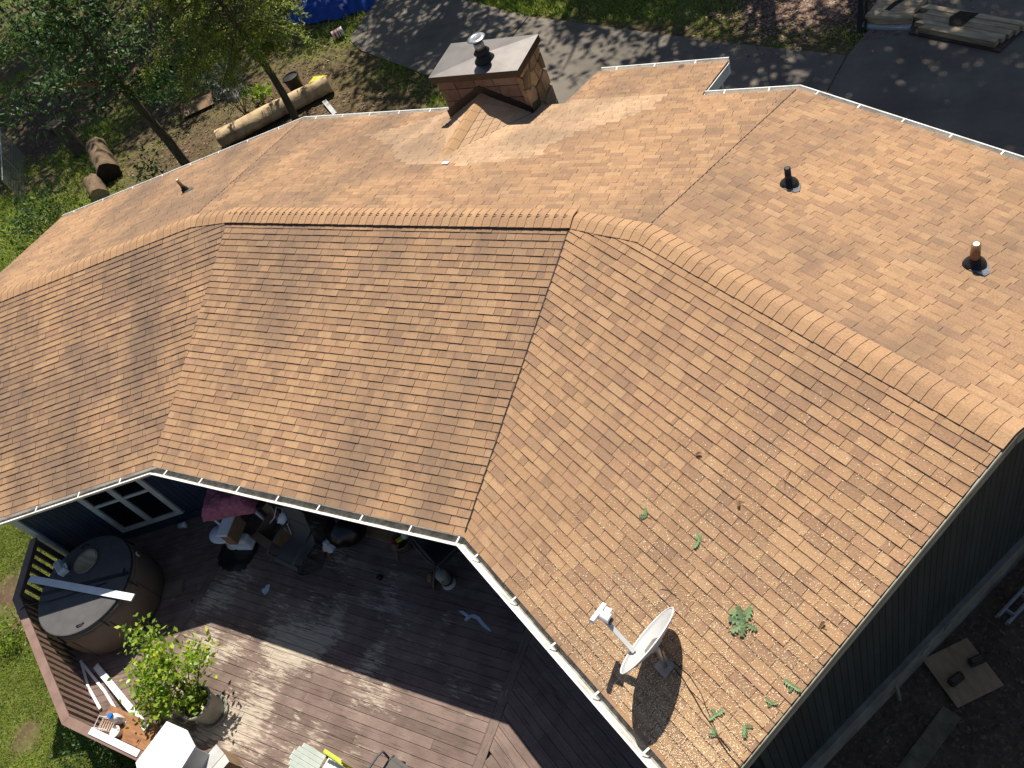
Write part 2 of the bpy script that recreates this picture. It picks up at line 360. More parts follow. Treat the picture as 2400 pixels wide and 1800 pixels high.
# roof deck
SL = []   # (slope, convex polygons in uv)
def uvp(s, pts): return [s.uv(p) for p in pts]
SL.append((NEAR[0], [uvp(NEAR[0], [ENL, VL, RL, RL2, PL])]))
SL.append((NEAR[1], [uvp(NEAR[1], [VL, VR, RR, RL])]))
SL.append((NEAR[2], [uvp(NEAR[2], [VR, ENR, PR, RR2, RR])]))
SL.append((FAR[0], [uvp(FAR[0], [HL, EFL, PL, RL2])]))
fm = FAR[1]; aL = fm.uv(RL); aR = fm.uv(RR); hl = fm.uv(HL); hr = fm.uv(HR); l2 = fm.uv(RL2); r2 = fm.uv(RR2)
bumpL, bumpR = fm.uv((-7.22, 13.68)), fm.uv((-4.62, 13.68))
SL.append((fm, [[hr, (aR[0], 0), aR, r2], [(aR[0], 0), (aL[0], 0), aL, aR], [(aL[0], 0), hl, l2, aL],
               [bumpR, bumpL, (bumpL[0], 0), (bumpR[0], 0)]]))
SL.append((FAR[2], [uvp(FAR[2], [EFR, HR, RR2, PR])]))
rb = MB()
for s, polys in SL:
    for poly in polys: rb.slab([s.P(u, v, -.004) for u, v in poly], s.N, .05)
roof = rb.build('roof', 'underlay', house)

def clip(poly, cp):
    """Sutherland-Hodgman, cp convex (any winding)"""
    n = len(cp); a = sum(cp[i][0]*cp[(i+1) % n][1]-cp[(i+1) % n][0]*cp[i][1] for i in range(n))
    if a < 0: cp = cp[::-1]
    out = poly
    for i in range(n):
        x1, y1 = cp[i]; x2, y2 = cp[(i+1) % n]; inp = out; out = []
        if not inp: return []
        f = lambda p: (x2-x1)*(p[1]-y1)-(y2-y1)*(p[0]-x1)
        for j in range(len(inp)):
            p, q = inp[j], inp[(j+1) % len(inp)]; fp, fq = f(p), f(q)
            if fp >= 0: out.append(p)
            if (fp > 0 > fq) or (fp < 0 < fq):
                t = fp/(fp-fq); out.append((p[0]+t*(q[0]-p[0]), p[1]+t*(q[1]-p[1])))
    return out
def area(p): return abs(sum(p[i][0]*p[(i+1) % len(p)][1]-p[(i+1) % len(p)][0]*p[i][1] for i in range(len(p))))/2
PAL = [((.395,.230,.125), 38), ((.445,.270,.150), 20), ((.325,.182,.103), 18), ((.250,.140,.092), 14), ((.350,.196,.122), 14), ((.285,.175,.110), 7), ((.46,.285,.165), 4), ((.225,.130,.085), 5)]
_mean = (.355, .203, .122)
PC = [tuple((.80*c+.20*m)*k_ for c, m, k_ in zip(p[0], _mean, (1.03, 1.035, 1.0))) for p in PAL]; PWT = [p[1] for p in PAL]
NEWC = [(.57,.385,.240), (.61,.415,.265), (.53,.35,.215), (.59,.40,.25)]
patch = [(-11.2,11.0),(-10.4,11.4),(-9.7,12.1),(-7.5,12.1),(-6.7,12.2),(-5.3,12.25),(-5.35,11.55),(-6.1,10.9),(-6.5,10.4),(-6.7,9.8),(-7.9,9.55),(-9.3,9.6),(-10.2,10.5)]
def inside(p, poly):
    c = False; n = len(poly)
    for i in range(n):
        x1, y1 = poly[i]; x2, y2 = poly[(i+1) % n]
        if (y1 > p[1]) != (y2 > p[1]) and p[0] < (x2-x1)*(p[1]-y1)/(y2-y1)+x1: c = not c
    return c
TABW = .272
field = MB(); indiv = []
def shingle_piece(mb, s, poly, v0, th0, th1, col, off):
    # poly in uv; the butt edge (v0) stands proud, the head tucks under the next course
    def h(v): t = min(max((v-v0)/(EXPO+.02), 0), 1); return th0*(1-t)+th1*t
    top = [s.P(u, v, h(v)) for u, v in poly]; bot = [s.P(u, v, -.006) for u, v in poly]
    n = len(poly); uvs = [(u+off, v) for u, v in poly]*2
    a = sum(poly[i][0]*poly[(i+1) % n][1]-poly[(i+1) % n][0]*poly[i][1] for i in range(n))
    order = list(range(n)) if a > 0 else list(range(n))[::-1]
    F = [tuple(order)]
    for i in range(n):
        p, q = poly[i], poly[(i+1) % n]
        if p[1] > v0+EXPO-.002 and q[1] > v0+EXPO-.002: continue     # covered by next course
        j = (i+1) % n
        F.append((i, n+i, n+j, j) if a > 0 else (j, n+j, n+i, i))
    mb.add(top+bot, F, col, uvs)
for si, (s, polys) in enumerate(SL):
    off = si*37.3
    us = [p[0] for P in polys for p in P]; vs = [p[1] for P in polys for p in P]
    bounds = polys
    v0 = -.03 if si != 4 else math.floor(min(vs)/EXPO)*EXPO-.03
    row = 0
    while v0 < max(vs):
        u = min(us)-random.uniform(0, TABW)-(TABW/2)*(row % 2); rowdip = random.uniform(-.003, .003)
        while u < max(us):
            wtab = TABW*random.choice((1, 1, 1, 1, .82, .55)) if random.random() < .5 else TABW
            g = .0055; u1 = u+wtab-g
            th0 = .0150+random.uniform(-.004, .005); dv = rowdip+random.uniform(-.0025, .0025)
            cuts = [u, u1]
            rr = random.random()
            if rr < .38: cuts = [u, u+(u1-u)*random.uniform(.3, .7), u1]
            elif rr < .46: a = random.uniform(.2, .4); cuts = [u, u+(u1-u)*a, u+(u1-u)*(a+random.uniform(.2, .35)), u1]
            pieces = []
            base = random.choices(PC, PWT)[0]
            for a, b in zip(cuts[:-1], cuts[1:]):
                col = base if random.random() < .4 else random.choices(PC, PWT)[0]
                ctr = s.P((a+b)/2, v0+EXPO/2)
                if si == 4 and inside((ctr.x, ctr.y), patch): col = random.choice(NEWC)
                k = random.uniform(.93, 1.07); col = tuple(c*k for c in col)+((1.0, .68, .28, .85, .72, .62)[si],)  # stain weight per slope, highest on the left where soft shade is painted in
                rect = [(a, v0+dv+random.uniform(-.0015, .0015)), (b, v0+dv+random.uniform(-.0015, .0015)), (b, v0+EXPO+.02), (a, v0+EXPO+.02)]
                for cp in bounds:
                    # eave courses overhang the polygon a little
                    cpx = [(p[0], p[1]-.035) if p[1] < 1e-6 and si != 4 else p for p in cp]
                    q = clip(rect, cpx)
                    if len(q) > 2 and area(q) > 1e-5: pieces.append((q, col))
            if pieces:
                ctr = s.P((u+u1)/2, v0+EXPO/2)
                if si == 2 and in_view(ctr.x, ctr.y, ctr.z, -.01) and sum(area(q) for q, c in pieces) > .02:
                    indiv.append(((ctr-CAM).length, s, pieces, v0, th0, off))
                else:
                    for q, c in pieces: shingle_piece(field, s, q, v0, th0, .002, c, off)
            u += wtab
        v0 += EXPO; row += 1
indiv.sort(key=lambda x: x[0])
for k, (d, s, pieces, v0, th0, off) in enumerate(indiv):
    mb = MB() if k < 300 else field
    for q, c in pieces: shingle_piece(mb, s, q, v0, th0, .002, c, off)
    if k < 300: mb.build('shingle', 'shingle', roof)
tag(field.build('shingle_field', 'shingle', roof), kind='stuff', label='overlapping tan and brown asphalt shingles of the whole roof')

# ridge caps
def ridge_caps(path, sn, sf, lift, half=.175, step=.142, start=0.0, name='ridge_cap'):
    """path: list of (point, near slope, far slope); caps bent over the ridge"""
    for (A, B), s1, s2 in zip(zip(path[:-1], path[1:]), sn, sf):
        L = (B-A).length; d = (B-A)/L; n = max(1, round(L/step)); st = L/n
        dn = (s1.n*s1.k**-1); dn = Vector((s1.n.x, s1.n.y, -s1.s))/s1.k; df = Vector((s2.n.x, s2.n.y, -s2.s))/s2.k
        # make them perpendicular to the ridge
        dn = (dn-d*dn.dot(d)).normalized(); df = (df-d*df.dot(d)).normalized()
        for i in range(n):
            p0 = A+d*(st*i-.012); p1 = A+d*(st*(i+1)+.02)
            col = random.choices(PC, PWT)[0]; k = random.uniform(1.04, 1.14); col = tuple(.5*c+.5*d_ for c, d_ in zip(col, PC[0])); col = tuple(c*k for c in col)+(.15,)
            mb = MB(); V = []; U = []
            hw = half*random.uniform(.985, 1.015)
            prof = (-1, -.74, -.46, -.22, 0, .22, .46, .74, 1)
            def ring(q, hh):
                out = []
                for a in prof:
                    dd = dn if a < 0 else df; nn = s1.N if a < 0 else s2.N
                    if a == 0: out.append(q+Vector((0, 0, hh+lift-.005)))
                    else: out.append(q+dd*abs(a)*hw+nn*(hh+lift))
                return out
            m = len(prof); V = ring(p0, .0135)+ring(p1, .003); sa_ = st*i+hash(name) % 7
            U = [(x_+31.7*i, a*hw+7) for x_ in (0, st) for a in prof]
            base = 2*m; lowA = ring(p0, -lift if lift < .02 else -.004); lowB = ring(p1, -lift if lift < .02 else -.004); V += lowA+lowB; U += U
            F = [(j, m+j, m+j+1, j+1) for j in range(m-1)]
            F += [(0, base, base+m, m), (m-1, 2*m-1, base+2*m-1, base+m-1)]
            F += [(j, j+1, base+j+1, base+j) for j in range(m-1)]
            mb.add(V, F, col, U); mb.build(name, 'shingle', roof)
ridge_caps([RR, RL], [NEAR[1]], [FAR[1]], .036, half=.185)
ridge_caps([PR, RR2, RR], [NEAR[2], NEAR[2]], [FAR[2], FAR[1]], .012)
ridge_caps([RL, RL2, PL], [NEAR[0], NEAR[0]], [FAR[1], FAR[0]], .012)
# black ridge vent under the raised caps of the middle wing
vb = MB(); d = (RR-RL).normalized()
for s, sg in ((NEAR[1], 1), (FAR[1], 1)):
    dd = Vector((s.n.x, s.n.y, -s.s))/s.k; dd = (dd-d*dd.dot(d)).normalized()
    a, b = RL+d*.02, RR-d*.03
    vb.slab([a+s.N*.040, a+dd*.168+s.N*.040, b+dd*.168+s.N*.040, b+s.N*.040], s.N, .03)
vb.build('ridge_vent', 'vent_black', roof)
# flashing line along the right valley / hips
for nm, a, b, s, wd, h in (('valley_flashing', VR, RR, NEAR[1], .018, .019), ('hip_joint', HR, RR2, FAR[1], .010, .017), ('hip_joint', HL, RL2, FAR[1], .008, .017)):
    d = (b-a).normalized(); side = s.N.cross(d); a = a+d*.03; b = b-d*.16; n_ = 40; pts_ = [a.lerp(b, i/n_)+side*random.uniform(-.004, .004) for i in range(n_+1)]
    V = [p+s.N*h-side*wd/2 for p in pts_]+[p+s.N*h+side*wd/2 for p in pts_]
    MB().add(V, [(i, i+1, n_+2+i, n_+1+i) for i in range(n_)]).build(nm, 'vent_black', roof)

# chimney cricket: small saddle roof between chimney and main slope
cx, cy = -8.62, 11.70
apex = Vector((cx, cy+.05, 3.80)); fend = Vector((cx, 12.06-(3.80-EZ)/FAR[1].s-.05, 3.80+.012))
zc = lambda x, y: FAR[1].z(x, y)
cl = Vector((-9.52, cy+.05, zc(-9.52, cy))); crr = Vector((-7.70, cy+.05, zc(-7.70, cy)))
cb = MB()
for base, sgn in ((cl, 1), (crr, -1)):
    nrm = (fend-apex).cross(base-apex).normalized()
    if nrm.z < 0: nrm = -nrm
    nrow = 7
    # courses of patch shingles on each face of the saddle
    for i in range(nrow):
        t0, t1 = i/nrow, (i+1.15)/nrow
        p0 = base.lerp(apex, t0); p1 = base.lerp(apex, min(t1, 1))
        q0 = fend if t0 > .98 else base.lerp(fend, 0)+(fend-base)*t0; q1 = base+(fend-base)*min(t1, 1)
        segs = 6
        for k in range(segs):
            a0, a1 = k/segs+.004, (k+1)/segs-.004
            P = [p0.lerp(q0, a0), p0.lerp(q0, a1), p1.lerp(q1, a1), p1.lerp(q1, a0)]
            hs = [.016, .016, .006, .006]
            V = [p+nrm*h for p, h in zip(P, hs)]+[p-nrm*.01 for p in P]
            cb.add(V, [(0, 1, 2, 3) if sgn < 0 else (3, 2, 1, 0), (0, 4, 5, 1), (1, 5, 6, 2), (3, 7, 4, 0)], random.choice(NEWC)+(.15,), [(v.x*1.1+90, v.y) for v in V])
cb.build('cricket', 'shingle', roof)
sad = MB()
for i in range(7):
    a = apex.lerp(fend, i/7); b = apex.lerp(fend, (i+1.12)/7)
    dl = (cl-apex).normalized(); dr = (crr-apex).normalized()
    V = []
    for q, e in ((a, .012), (b, .017)):
        for j, (dd, x) in enumerate(((dl, .17), (dl, .09), (dl, .02), (dr, .02), (dr, .09), (dr, .17))): V.append(q+dd*x+Vector((0, 0, e+(.012 if 0 < j < 5 else .004))))
    sad.add(V, [(j, j+1, 7+j, 6+j) for j in range(5)], (.47, .285, .14, .15), [(v.x+70, v.y) for v in V])
sad.build('cricket_cap', 'shingle', roof)

# chimney
chim = MB().prism([(-9.47, 11.74), (-7.75, 11.74), (-7.75, 12.62), (-9.47, 12.62)], 0.0, 4.15).build('chimney', 'mortar', house)
zrow = 3.16
rowh = .255
k = 0
for r_ in range(4):
    x = -9.485-(.2 if r_ % 2 else 0)
    while x < -7.76:
        wd = random.uniform(.34, .62); a, b = max(x, -9.485)+.006, min(x+wd, -7.735)-.006
        if b-a > .05:
            z0 = zrow+r_*rowh+.006; z1 = min(z0+rowh-.012, 4.145)
            MB().box(((a+b)/2, 11.735, (z0+z1)/2), (b-a, .05+random.uniform(0, .012), z1-z0)).build('stone_slab', 'slabstone', chim, bevel=.006)
        x += wd
# irregular fieldstones on the right side
cells = []
yy0, yy1, zz0, zz1 = 11.70, 12.66, 2.0, 4.14
pts = []
while len(pts) < 26:
    c_ = (random.uniform(yy0-.1, yy1+.1), random.uniform(zz0-.1, zz1+.1))
    if all(math.hypot((c_[0]-q[0])*1.25, (c_[1]-q[1])*.8) > .155+.08*random.random() for q in pts): pts.append(c_)
for p in pts:
    poly = [(yy0, zz0), (yy1, zz0), (yy1, zz1), (yy0, zz1)]
    for q in pts:
        if q is p or math.hypot(p[0]-q[0], p[1]-q[1]) > 1.2: continue
        mx, mz = (p[0]+q[0])/2, (p[1]+q[1])/2; dx, dz = q[0]-p[0], q[1]-p[1]; L = math.hypot(dx, dz); dx /= L; dz /= L
        mx -= dx*.006; mz -= dz*.006
        big = 5; t = (-dz, dx)
        half = [(mx+t[0]*big, mz+t[1]*big), (mx-t[0]*big, mz-t[1]*big), (mx-t[0]*big-dx*big*2, mz-t[1]*big-dz*big*2), (mx+t[0]*big-dx*big*2, mz+t[1]*big-dz*big*2)]
        poly = clip(poly, half)
        if len(poly) < 3: break
    if len(poly) < 3 or area(poly) < .004: continue
    out = random.uniform(.03, .065); cyy = sum(a for a, b in poly)/len(poly); czz = sum(b for a, b in poly)/len(poly)
    flare = max(0, 3.2-czz)*.05
    n = len(poly); V = [(-7.76, a, b) for a, b in poly]+[(-7.75+out+flare, a+(cyy-a)*.10, b+(czz-b)*.10) for a, b in poly]+[(-7.75+out*1.25+flare, a+(cyy-a)*.5, b+(czz-b)*.5) for a, b in poly]
    ar = sum(poly[i][0]*poly[(i+1) % n][1]-poly[(i+1) % n][0]*poly[i][1] for i in range(n))
    F = [tuple(range(2*n, 3*n))]+[(i+o_, (i+1) % n+o_, n+(i+1) % n+o_, n+i+o_) for i in range(n) for o_ in (0, n)]
    if ar < 0: F = [f[::-1] for f in F]
    MB().add(V, F).build('fieldstone', 'stone', chim)
# sheet metal cap, hipped slightly
capm = MB(); caps = MB()
x0, x1, y0, y1 = -9.555, -7.645, 11.63, 12.70
capm.add([(x0, y0, 4.13), (x1, y0, 4.13), (x1, y1, 4.13), (x0, y1, 4.13), (x0, y0, 4.265), (x1, y0, 4.265), (x1, y1, 4.265), (x0, y1, 4.265), (-8.6, 12.16, 4.315)],
         [(4, 5, 8), (5, 6, 8), (6, 7, 8), (7, 4, 8)])
caps.add([(x0, y0, 4.13), (x1, y0, 4.13), (x1, y1, 4.13), (x0, y1, 4.13), (x0, y0, 4.265), (x1, y0, 4.265), (x1, y1, 4.265), (x0, y1, 4.265)], [(0, 1, 5, 4), (1, 2, 6, 5), (2, 3, 7, 6), (3, 0, 4, 7), (3, 2, 1, 0)])
caps.build('cap_skirt', 'flash', chim)
cap = capm.build('chimney_cap', 'cap_top_glare', chim)
fx, fy = -8.48, 12.02
MB().lathe([(.20, 4.285), (.195, 4.30), (.135, 4.37), (.125, 4.44)], 24, (fx, fy, 0)).build('flue_cone', 'black', chim, True)
MB().lathe([(.15, 4.44), (.155, 4.455), (.115, 4.50), (.105, 4.52)], 24, (fx, fy, 0)).build('storm_collar', 'black', chim, True)
MB().lathe([(.095, 4.50), (.095, 4.66)], 20, (fx, fy, 0)).build('flue_pipe', 'metal', chim, True)
MB().lathe([(.10, 4.66), (.10, 4.72)], 20, (fx, fy, 0)).build('flue_screen', 'black', chim, True)
MB().lathe([(.165, 4.715), (.175, 4.725), (.165, 4.735), (.09, 4.752), (.085, 4.748), (0.0, 4.765)], 28, (fx, fy, 0)).build('flue_hat', 'galv', chim, True)
# stepped bronze flashing following the saddle
fl = MB()
fz = lambda x: 3.80-(3.80-zc(-9.52, cy))*abs(x-cx)/(9.52-8.62)
xs = [-9.53, cx, -7.69]
for a, b in zip(xs[:-1], xs[1:]):
    fl.add([(a, 11.69, fz(a)-.03), (b, 11.69, fz(b)-.03), (b, 11.69, fz(b)+.17), (a, 11.69, fz(a)+.17), (a, 11.72, fz(a)-.03), (b, 11.72, fz(b)-.03), (b, 11.72, fz(b)+.175), (a, 11.72, fz(a)+.175)],
           [(0, 1, 2, 3), (3, 2, 6, 7), (0, 3, 7, 4), (1, 5, 6, 2), (4, 7, 6, 5)])
for a, sg in ((-9.53, -1), (-7.69, 1)):
    z0 = zc(a, 11.7); z1 = zc(a, 12.06)
    fl.add([(a, 11.69, z0), (a, 12.06, z1), (a, 12.06, z1+.16), (a, 11.69, z0+.18), (a+sg*.10, 11.66, z0+.012), (a+sg*.10, 12.06, z1+.012)], [(0, 1, 2, 3), (0, 4, 5, 1), (3, 2, 1, 0)])
fl.build('flashing', 'flash', chim)

# gutters
def sweep(mb, path, prof, closed_prof=True, out_sign=1):
    """path: plan points at z; prof: list of (outward offset, z offset). outward = right side of travel when out_sign=1"""
    P = [Vector(p) for p in path]; n = len(P); V = []
    for i in range(n):
        d0 = (P[i]-P[i-1]).normalized() if i else None; d1 = (P[i+1]-P[i]).normalized() if i < n-1 else None
        n0 = Vector((d0.y, -d0.x, 0)) if d0 else None; n1 = Vector((d1.y, -d1.x, 0)) if d1 else None
        if n0 and n1: m = (n0+n1); m = m/(m.length**2)*2
        else: m = n0 or n1
        for o_, z in prof: V.append(P[i]+m*(o_*out_sign)+Vector((0, 0, z)))
    k = len(prof); F = []
    for i in range(n-1):
        for j in range(k if closed_prof else k-1):
            F.append((i*k+j, i*k+(j+1) % k, (i+1)*k+(j+1) % k, (i+1)*k+j))
    if closed_prof: F += [tuple(range(k))[::-1], tuple((n-1)*k+j for j in range(k))]
    mb.add(V, F); return mb
GPROF = [(.0, -.02), (.0, -.125), (.095, -.125), (.125, -.085), (.150, -.030), (.168, -.018), (.168, -.004), (.140, -.006), (.118, -.06), (.085, -.117), (.006, -.117), (.006, -.02)]
GFAR = [(.0, -.02), (.0, -.125), (.085, -.125), (.118, -.085), (.122, -.018), (.135, -.014), (.135, -.004), (.116, -.004), (.112, -.085), (.082, -.117), (.006, -.117), (.006, -.02)]
def gutter(path, name, out_sign=1, hang=.78, sed=True, phase=.35):
    g = sweep(MB(), path, GPROF if sed else GFAR, True, out_sign).build(name, 'gutter', house)
    if sed: sweep(MB(), path, [(.007, -.098), (.092, -.100), (.086, -.112), (.007, -.112)], True, out_sign).build('gutter_debris', 'gutter_in', g)
    for a, b in zip(path[:-1], path[1:]):
        a = Vector(a); b = Vector(b); d = (b-a); L = d.length; d /= L; o_ = Vector((d.y, -d.x, 0))*out_sign; x = phase
        while x < L-.05:
            p = a+d*x; MB().beam(p-o_*.005+Vector((0, 0, -.012)), p+o_*(.160 if sed else .125)+Vector((0, 0, .0)), .022, .004).build('hanger', 'white', g); x += hang*random.uniform(.94, 1.05)
    return g
off = .006
gutter([ENL, VL, VR, ENR], 'gutter', 1)
gutter([EFL, HL, Vector((-9.56, 12.06, EZ))], 'gutter', -1, sed=False)
gutter([Vector((-4.60, 12.06, EZ)), HR, EFR], 'gutter', -1, sed=False)
bz = FAR[1].z(0, 13.68)
gutter([Vector((-7.20, 13.68, bz)), Vector((-4.64, 13.68, bz))], 'gutter', -1, sed=False)
sweep(MB(), [ENL, VL, VR, ENR], [(-.004, -.03), (-.004, -.21), (-.03, -.21), (-.03, -.03)]).build('fascia_board', 'fascia', house)
sweep(MB(), [EFL, HL, HR, EFR], [(-.004, -.03), (-.004, -.21), (-.03, -.21), (-.03, -.03)], True, -1).build('fascia_board', 'fascia', house)
# rake (barge) boards on the gables
for e, p, o_ in ((ENR, PR, TR), (EFR, PR, TR), (ENL, PL, -TL), (EFL, PL, -TL)):
    a = e+o_*.014-Vector((0, 0, .085)); b = p+o_*.014-Vector((0, 0, .085))
    MB().beam(a, b, .022, .15).build('barge_board', 'fascia', house)
    MB().beam(a+o_*.014+Vector((0, 0, .080)), b+o_*.014+Vector((0, 0, .080)), .014, .016).build('drip_edge', 'flash', house)
# bump-out side fascia and porch ceiling
MB().add([(-4.60, 12.09, EZ-.03), (-4.60, 13.67, bz-.03), (-4.60, 13.67, bz-.24), (-4.60, 12.09, EZ-.24), (-4.63, 12.09, EZ-.03), (-4.63, 13.67, bz-.03), (-4.63, 13.67, bz-.24), (-4.63, 12.09, EZ-.24)],
         [(0, 1, 2, 3), (7, 6, 5, 4), (0, 4, 5, 1), (1, 5, 6, 2), (2, 6, 7, 3), (3, 7, 4, 0)]).build('porch_fascia', 'gutter', house)
for x in (-7.0, -4.8): MB().beam((x, 13.5, .2), (x, 13.5, bz-.05), .12, .12, (0, 1, 0)).build('porch_post', 'trim', house)

# walls
OH = .80
WN = [c-OH for c in CN]; WF = [c+OH for c in CF]
WL, WR_ = -11.97, -2.42
wl_c = NW[0]*WN[0]+TL*WL; wl_f = NW[0]*WF[0]+TL*WL
wr_c = NW[2]*WN[2]+TR*WR_; wr_f = NW[2]*WF[2]+TR*WR_
wVL = meet2(NW[0], WN[0], NW[1], WN[1]); wVR = meet2(NW[1], WN[1], NW[2], WN[2])
wHL = meet2(NW[0], WF[0], NW[1], WF[1]); wHR = meet2(NW[1], WF[1], NW[2], WF[2])
for p in (wVL, wVR, wHL, wHR): p.z = 0.0
def wall(a, b, z0, z1, mat, th=.12, name='wall', out=1):
    a = Vector((a[0], a[1], 0)); b = Vector((b[0], b[1], 0)); d = (b-a).normalized(); n = Vector((d.y, -d.x, 0))*out
    return MB().prism([(p.x, p.y) for p in (a, b, b-n*th, a-n*th)], z0, z1).build(name, mat, house)
WB = .70
wLn = wall(wl_c, wVL, -1.0, 3.16, 'navy'); wall(wVL, wVR, 0.0, 3.16, 'navy'); wall(wVR, wr_c, 0.0, 3.16, 'slate_siding')
wall(wl_f, wHL, -.2, 3.16, 'navy', out=-1); wall(wHL, wHR, -.2, 3.16, 'navy', out=-1); wall(wHR, wr_f, -.2, 3.16, 'slate_siding', out=-1)
def gable(c, f, ridge_pt, z0, T, mat, out):
    a = Vector((c.x, c.y, 0)); b = Vector((f.x, f.y, 0)); mid = Vector((ridge_pt.x, ridge_pt.y, 0))-T*(T.dot(Vector((ridge_pt.x, ridge_pt.y, 0)))-T.dot(a))
    zt = 3.20+.16
    prof = [(a, z0), (b, z0), (b, zt), (mid, ridge_pt.z-.09), (a, zt)]
    V = [p+Vector((0, 0, z)) for p, z in prof]; V2 = [v-T*out*.12 for v in V]; n = len(V)
    return MB().add(V+V2, [tuple(range(n)), tuple(range(n, 2*n))[::-1]]+[(i, n+i, n+(i+1) % n, (i+1) % n) for i in range(n)]).build('gable_wall', mat, house)
gR = gable(wr_c, wr_f, PR, .35, TR, 'slate_siding', 1); gable(wl_c, wl_f, PL, -1.2, TL, 'navy', -1)
# vertical siding boards, right gable (seams 0.1 m)
Lg = (wr_f-wr_c).length; dg = (wr_f-wr_c).normalized()
nb = 58
for i in range(nb):
    p0 = wr_c+dg*(i*.102); p1 = wr_c+dg*(i*.102+.094)
    def zt(p):
        return min(NEAR[2].z(p.x, p.y), FAR[2].z(p.x, p.y))-.085
    o_ = TR*.016
    V = [p0+Vector((0, 0, WB)), p1+Vector((0, 0, WB)), p1+Vector((0, 0, zt(p1))), p0+Vector((0, 0, zt(p0)))]
    V = [v+TR*.002 for v in V]; W_ = [v+o_ for v in V]
    MB().add(V+W_, [(4, 5, 6, 7), (0, 4, 7, 3), (1, 2, 6, 5), (3, 7, 6, 2), (0, 1, 5, 4)]).build('siding_board', 'slate_siding', gR)
# frieze just under the rake, foundation band
MB().beam(wr_c+TR*.04+Vector((0, 0, .42)), wr_f+TR*.04+Vector((0, 0, .42)), .09, .56).build('foundation_wall', 'foundation', house)
for t_ in (.36, .42):
    p = wr_c.lerp(wr_f, t_)+TR*.086; MB().tube([p+Vector((0, 0, .60)), p+TR*.012+Vector((0, 0, .60))], .075, 14).build('vent_cover', 'foundation', house)
# left wall: boards and corner board
dl = TL
n_b = int((wVL-wl_c).length/.102)
for i in range(n_b):
    p0 = wl_c+dl*(i*.102+.004); p1 = p0+dl*.094; o_ = NW[0]
    V = [p0+o_*.002+Vector((0, 0, DZ+.02)), p1+o_*.002+Vector((0, 0, DZ+.02)), p1+o_*.002+Vector((0, 0, 3.1)), p0+o_*.002+Vector((0, 0, 3.1))]
    MB().add(V+[v+o_*.014 for v in V], [(4, 5, 6, 7), (0, 4, 7, 3), (1, 2, 6, 5), (3, 7, 6, 2), (0, 1, 5, 4)]).build('siding_board', 'navy', wLn)
MB().beam(wl_c+NW[0]*.03+TL*.05+Vector((0, 0, -.9)), wl_c+NW[0]*.03+TL*.05+Vector((0, 0, 3.05)), .15, .05, NW[0]).build('corner_board', 'trim', house)
MB().beam(wl_c+NW[0]*.035+TL*.15+Vector((0, 0, DZ+.09)), wVL+NW[0]*.035+Vector((0, 0, DZ+.09)), .03, .18).build('skirting_board', 'navy', house)
# window in left wall
win = bpy.data.objects.new('window', None); COL.objects.link(win); win.parent = house
wo = NW[0]*WN[0]
def wp(u, z, o_=0.0): p = wo+TL*u+NW[0]*o_; return Vector((p.x, p.y, z))
u0_, u1_, z0_, z1_ = -10.56, -9.23, .965, 2.48
fr = MB()
for a, b, c, e in ((u0_, u0_+.11, z0_, z1_), (u1_-.11, u1_, z0_, z1_), (u0_+.11, u1_-.11, z0_, z0_+.10), (u0_+.11, u1_-.11, z1_-.10, z1_), (-9.955, -9.845, z0_+.10, z1_-.10)):
    fr.box(wp((a+b)/2, (c+e)/2, .035), (b-a, .05, e-c), Matrix((TL, -NW[0], (0, 0, 1))).transposed())
fr.build('frame', 'trim', win, bevel=.004)
for a, b in ((u0_+.11, -9.955), (-9.845, u1_-.11)):
    MB().box(wp((a+b)/2, 1.86, .032), (b-a, .04, .06), Matrix((TL, -NW[0], (0, 0, 1))).transposed()).build('glazing_bar', 'trim', win)
    for c, e in ((z0_+.10, 1.83), (1.89, z1_-.10)):
        MB().box(wp((a+b)/2, (c+e)/2, .022), (b-a-.002, .008, e-c-.002), Matrix((TL, -NW[0], (0, 0, 1))).transposed()).build('pane', 'glass', win)

# roof penetrations
def vent_pipe(xy, s, top, rad, mat, capmat, boot=.13, flash_dir=None, name='vent_pipe'):
    x, y = xy; z = s.z(x, y)
    p = MB().tube([(x, y, z-.05), (x, y, top)], [rad, rad*.92], 16).build(name, mat, roof, True)
    MB().lathe([(boot, -.01), (boot*.99, .03), (boot*.88, .065), (boot*.66, .092), (rad*1.18, .108), (rad*1.12, .14)], 20, (x, y, z)).build('boot', 'black', p, True)
    MB().tube([(x, y, top-.004), (x, y, top+.004)], rad*.62, 14).build('pipe_mouth', capmat, p)
    V = [s.P(*s.uv((x, y)), .022)]
    u, v = s.uv((x, y)); q = [s.P(u+a, v+b, .024) for a, b in ((-.10, -.11), (.05, -.13), (.06, -.05), (-.02, .14), (-.20, .12), (-.21, .04))]
    MB().slab(q[::-1], s.N, .012).build('base_flashing', 'galv', p)
vent_pipe((-2.50, 9.00), FAR[2], 4.20, .046, 'black', 'blackbag')
vent_pipe((-.18, 7.62), FAR[2], 4.26, .056, 'rustwood', 'white')
vent_pipe((-14.49, 9.06), FAR[0], 4.14, .038, 'rustwood', 'white', boot=.08)

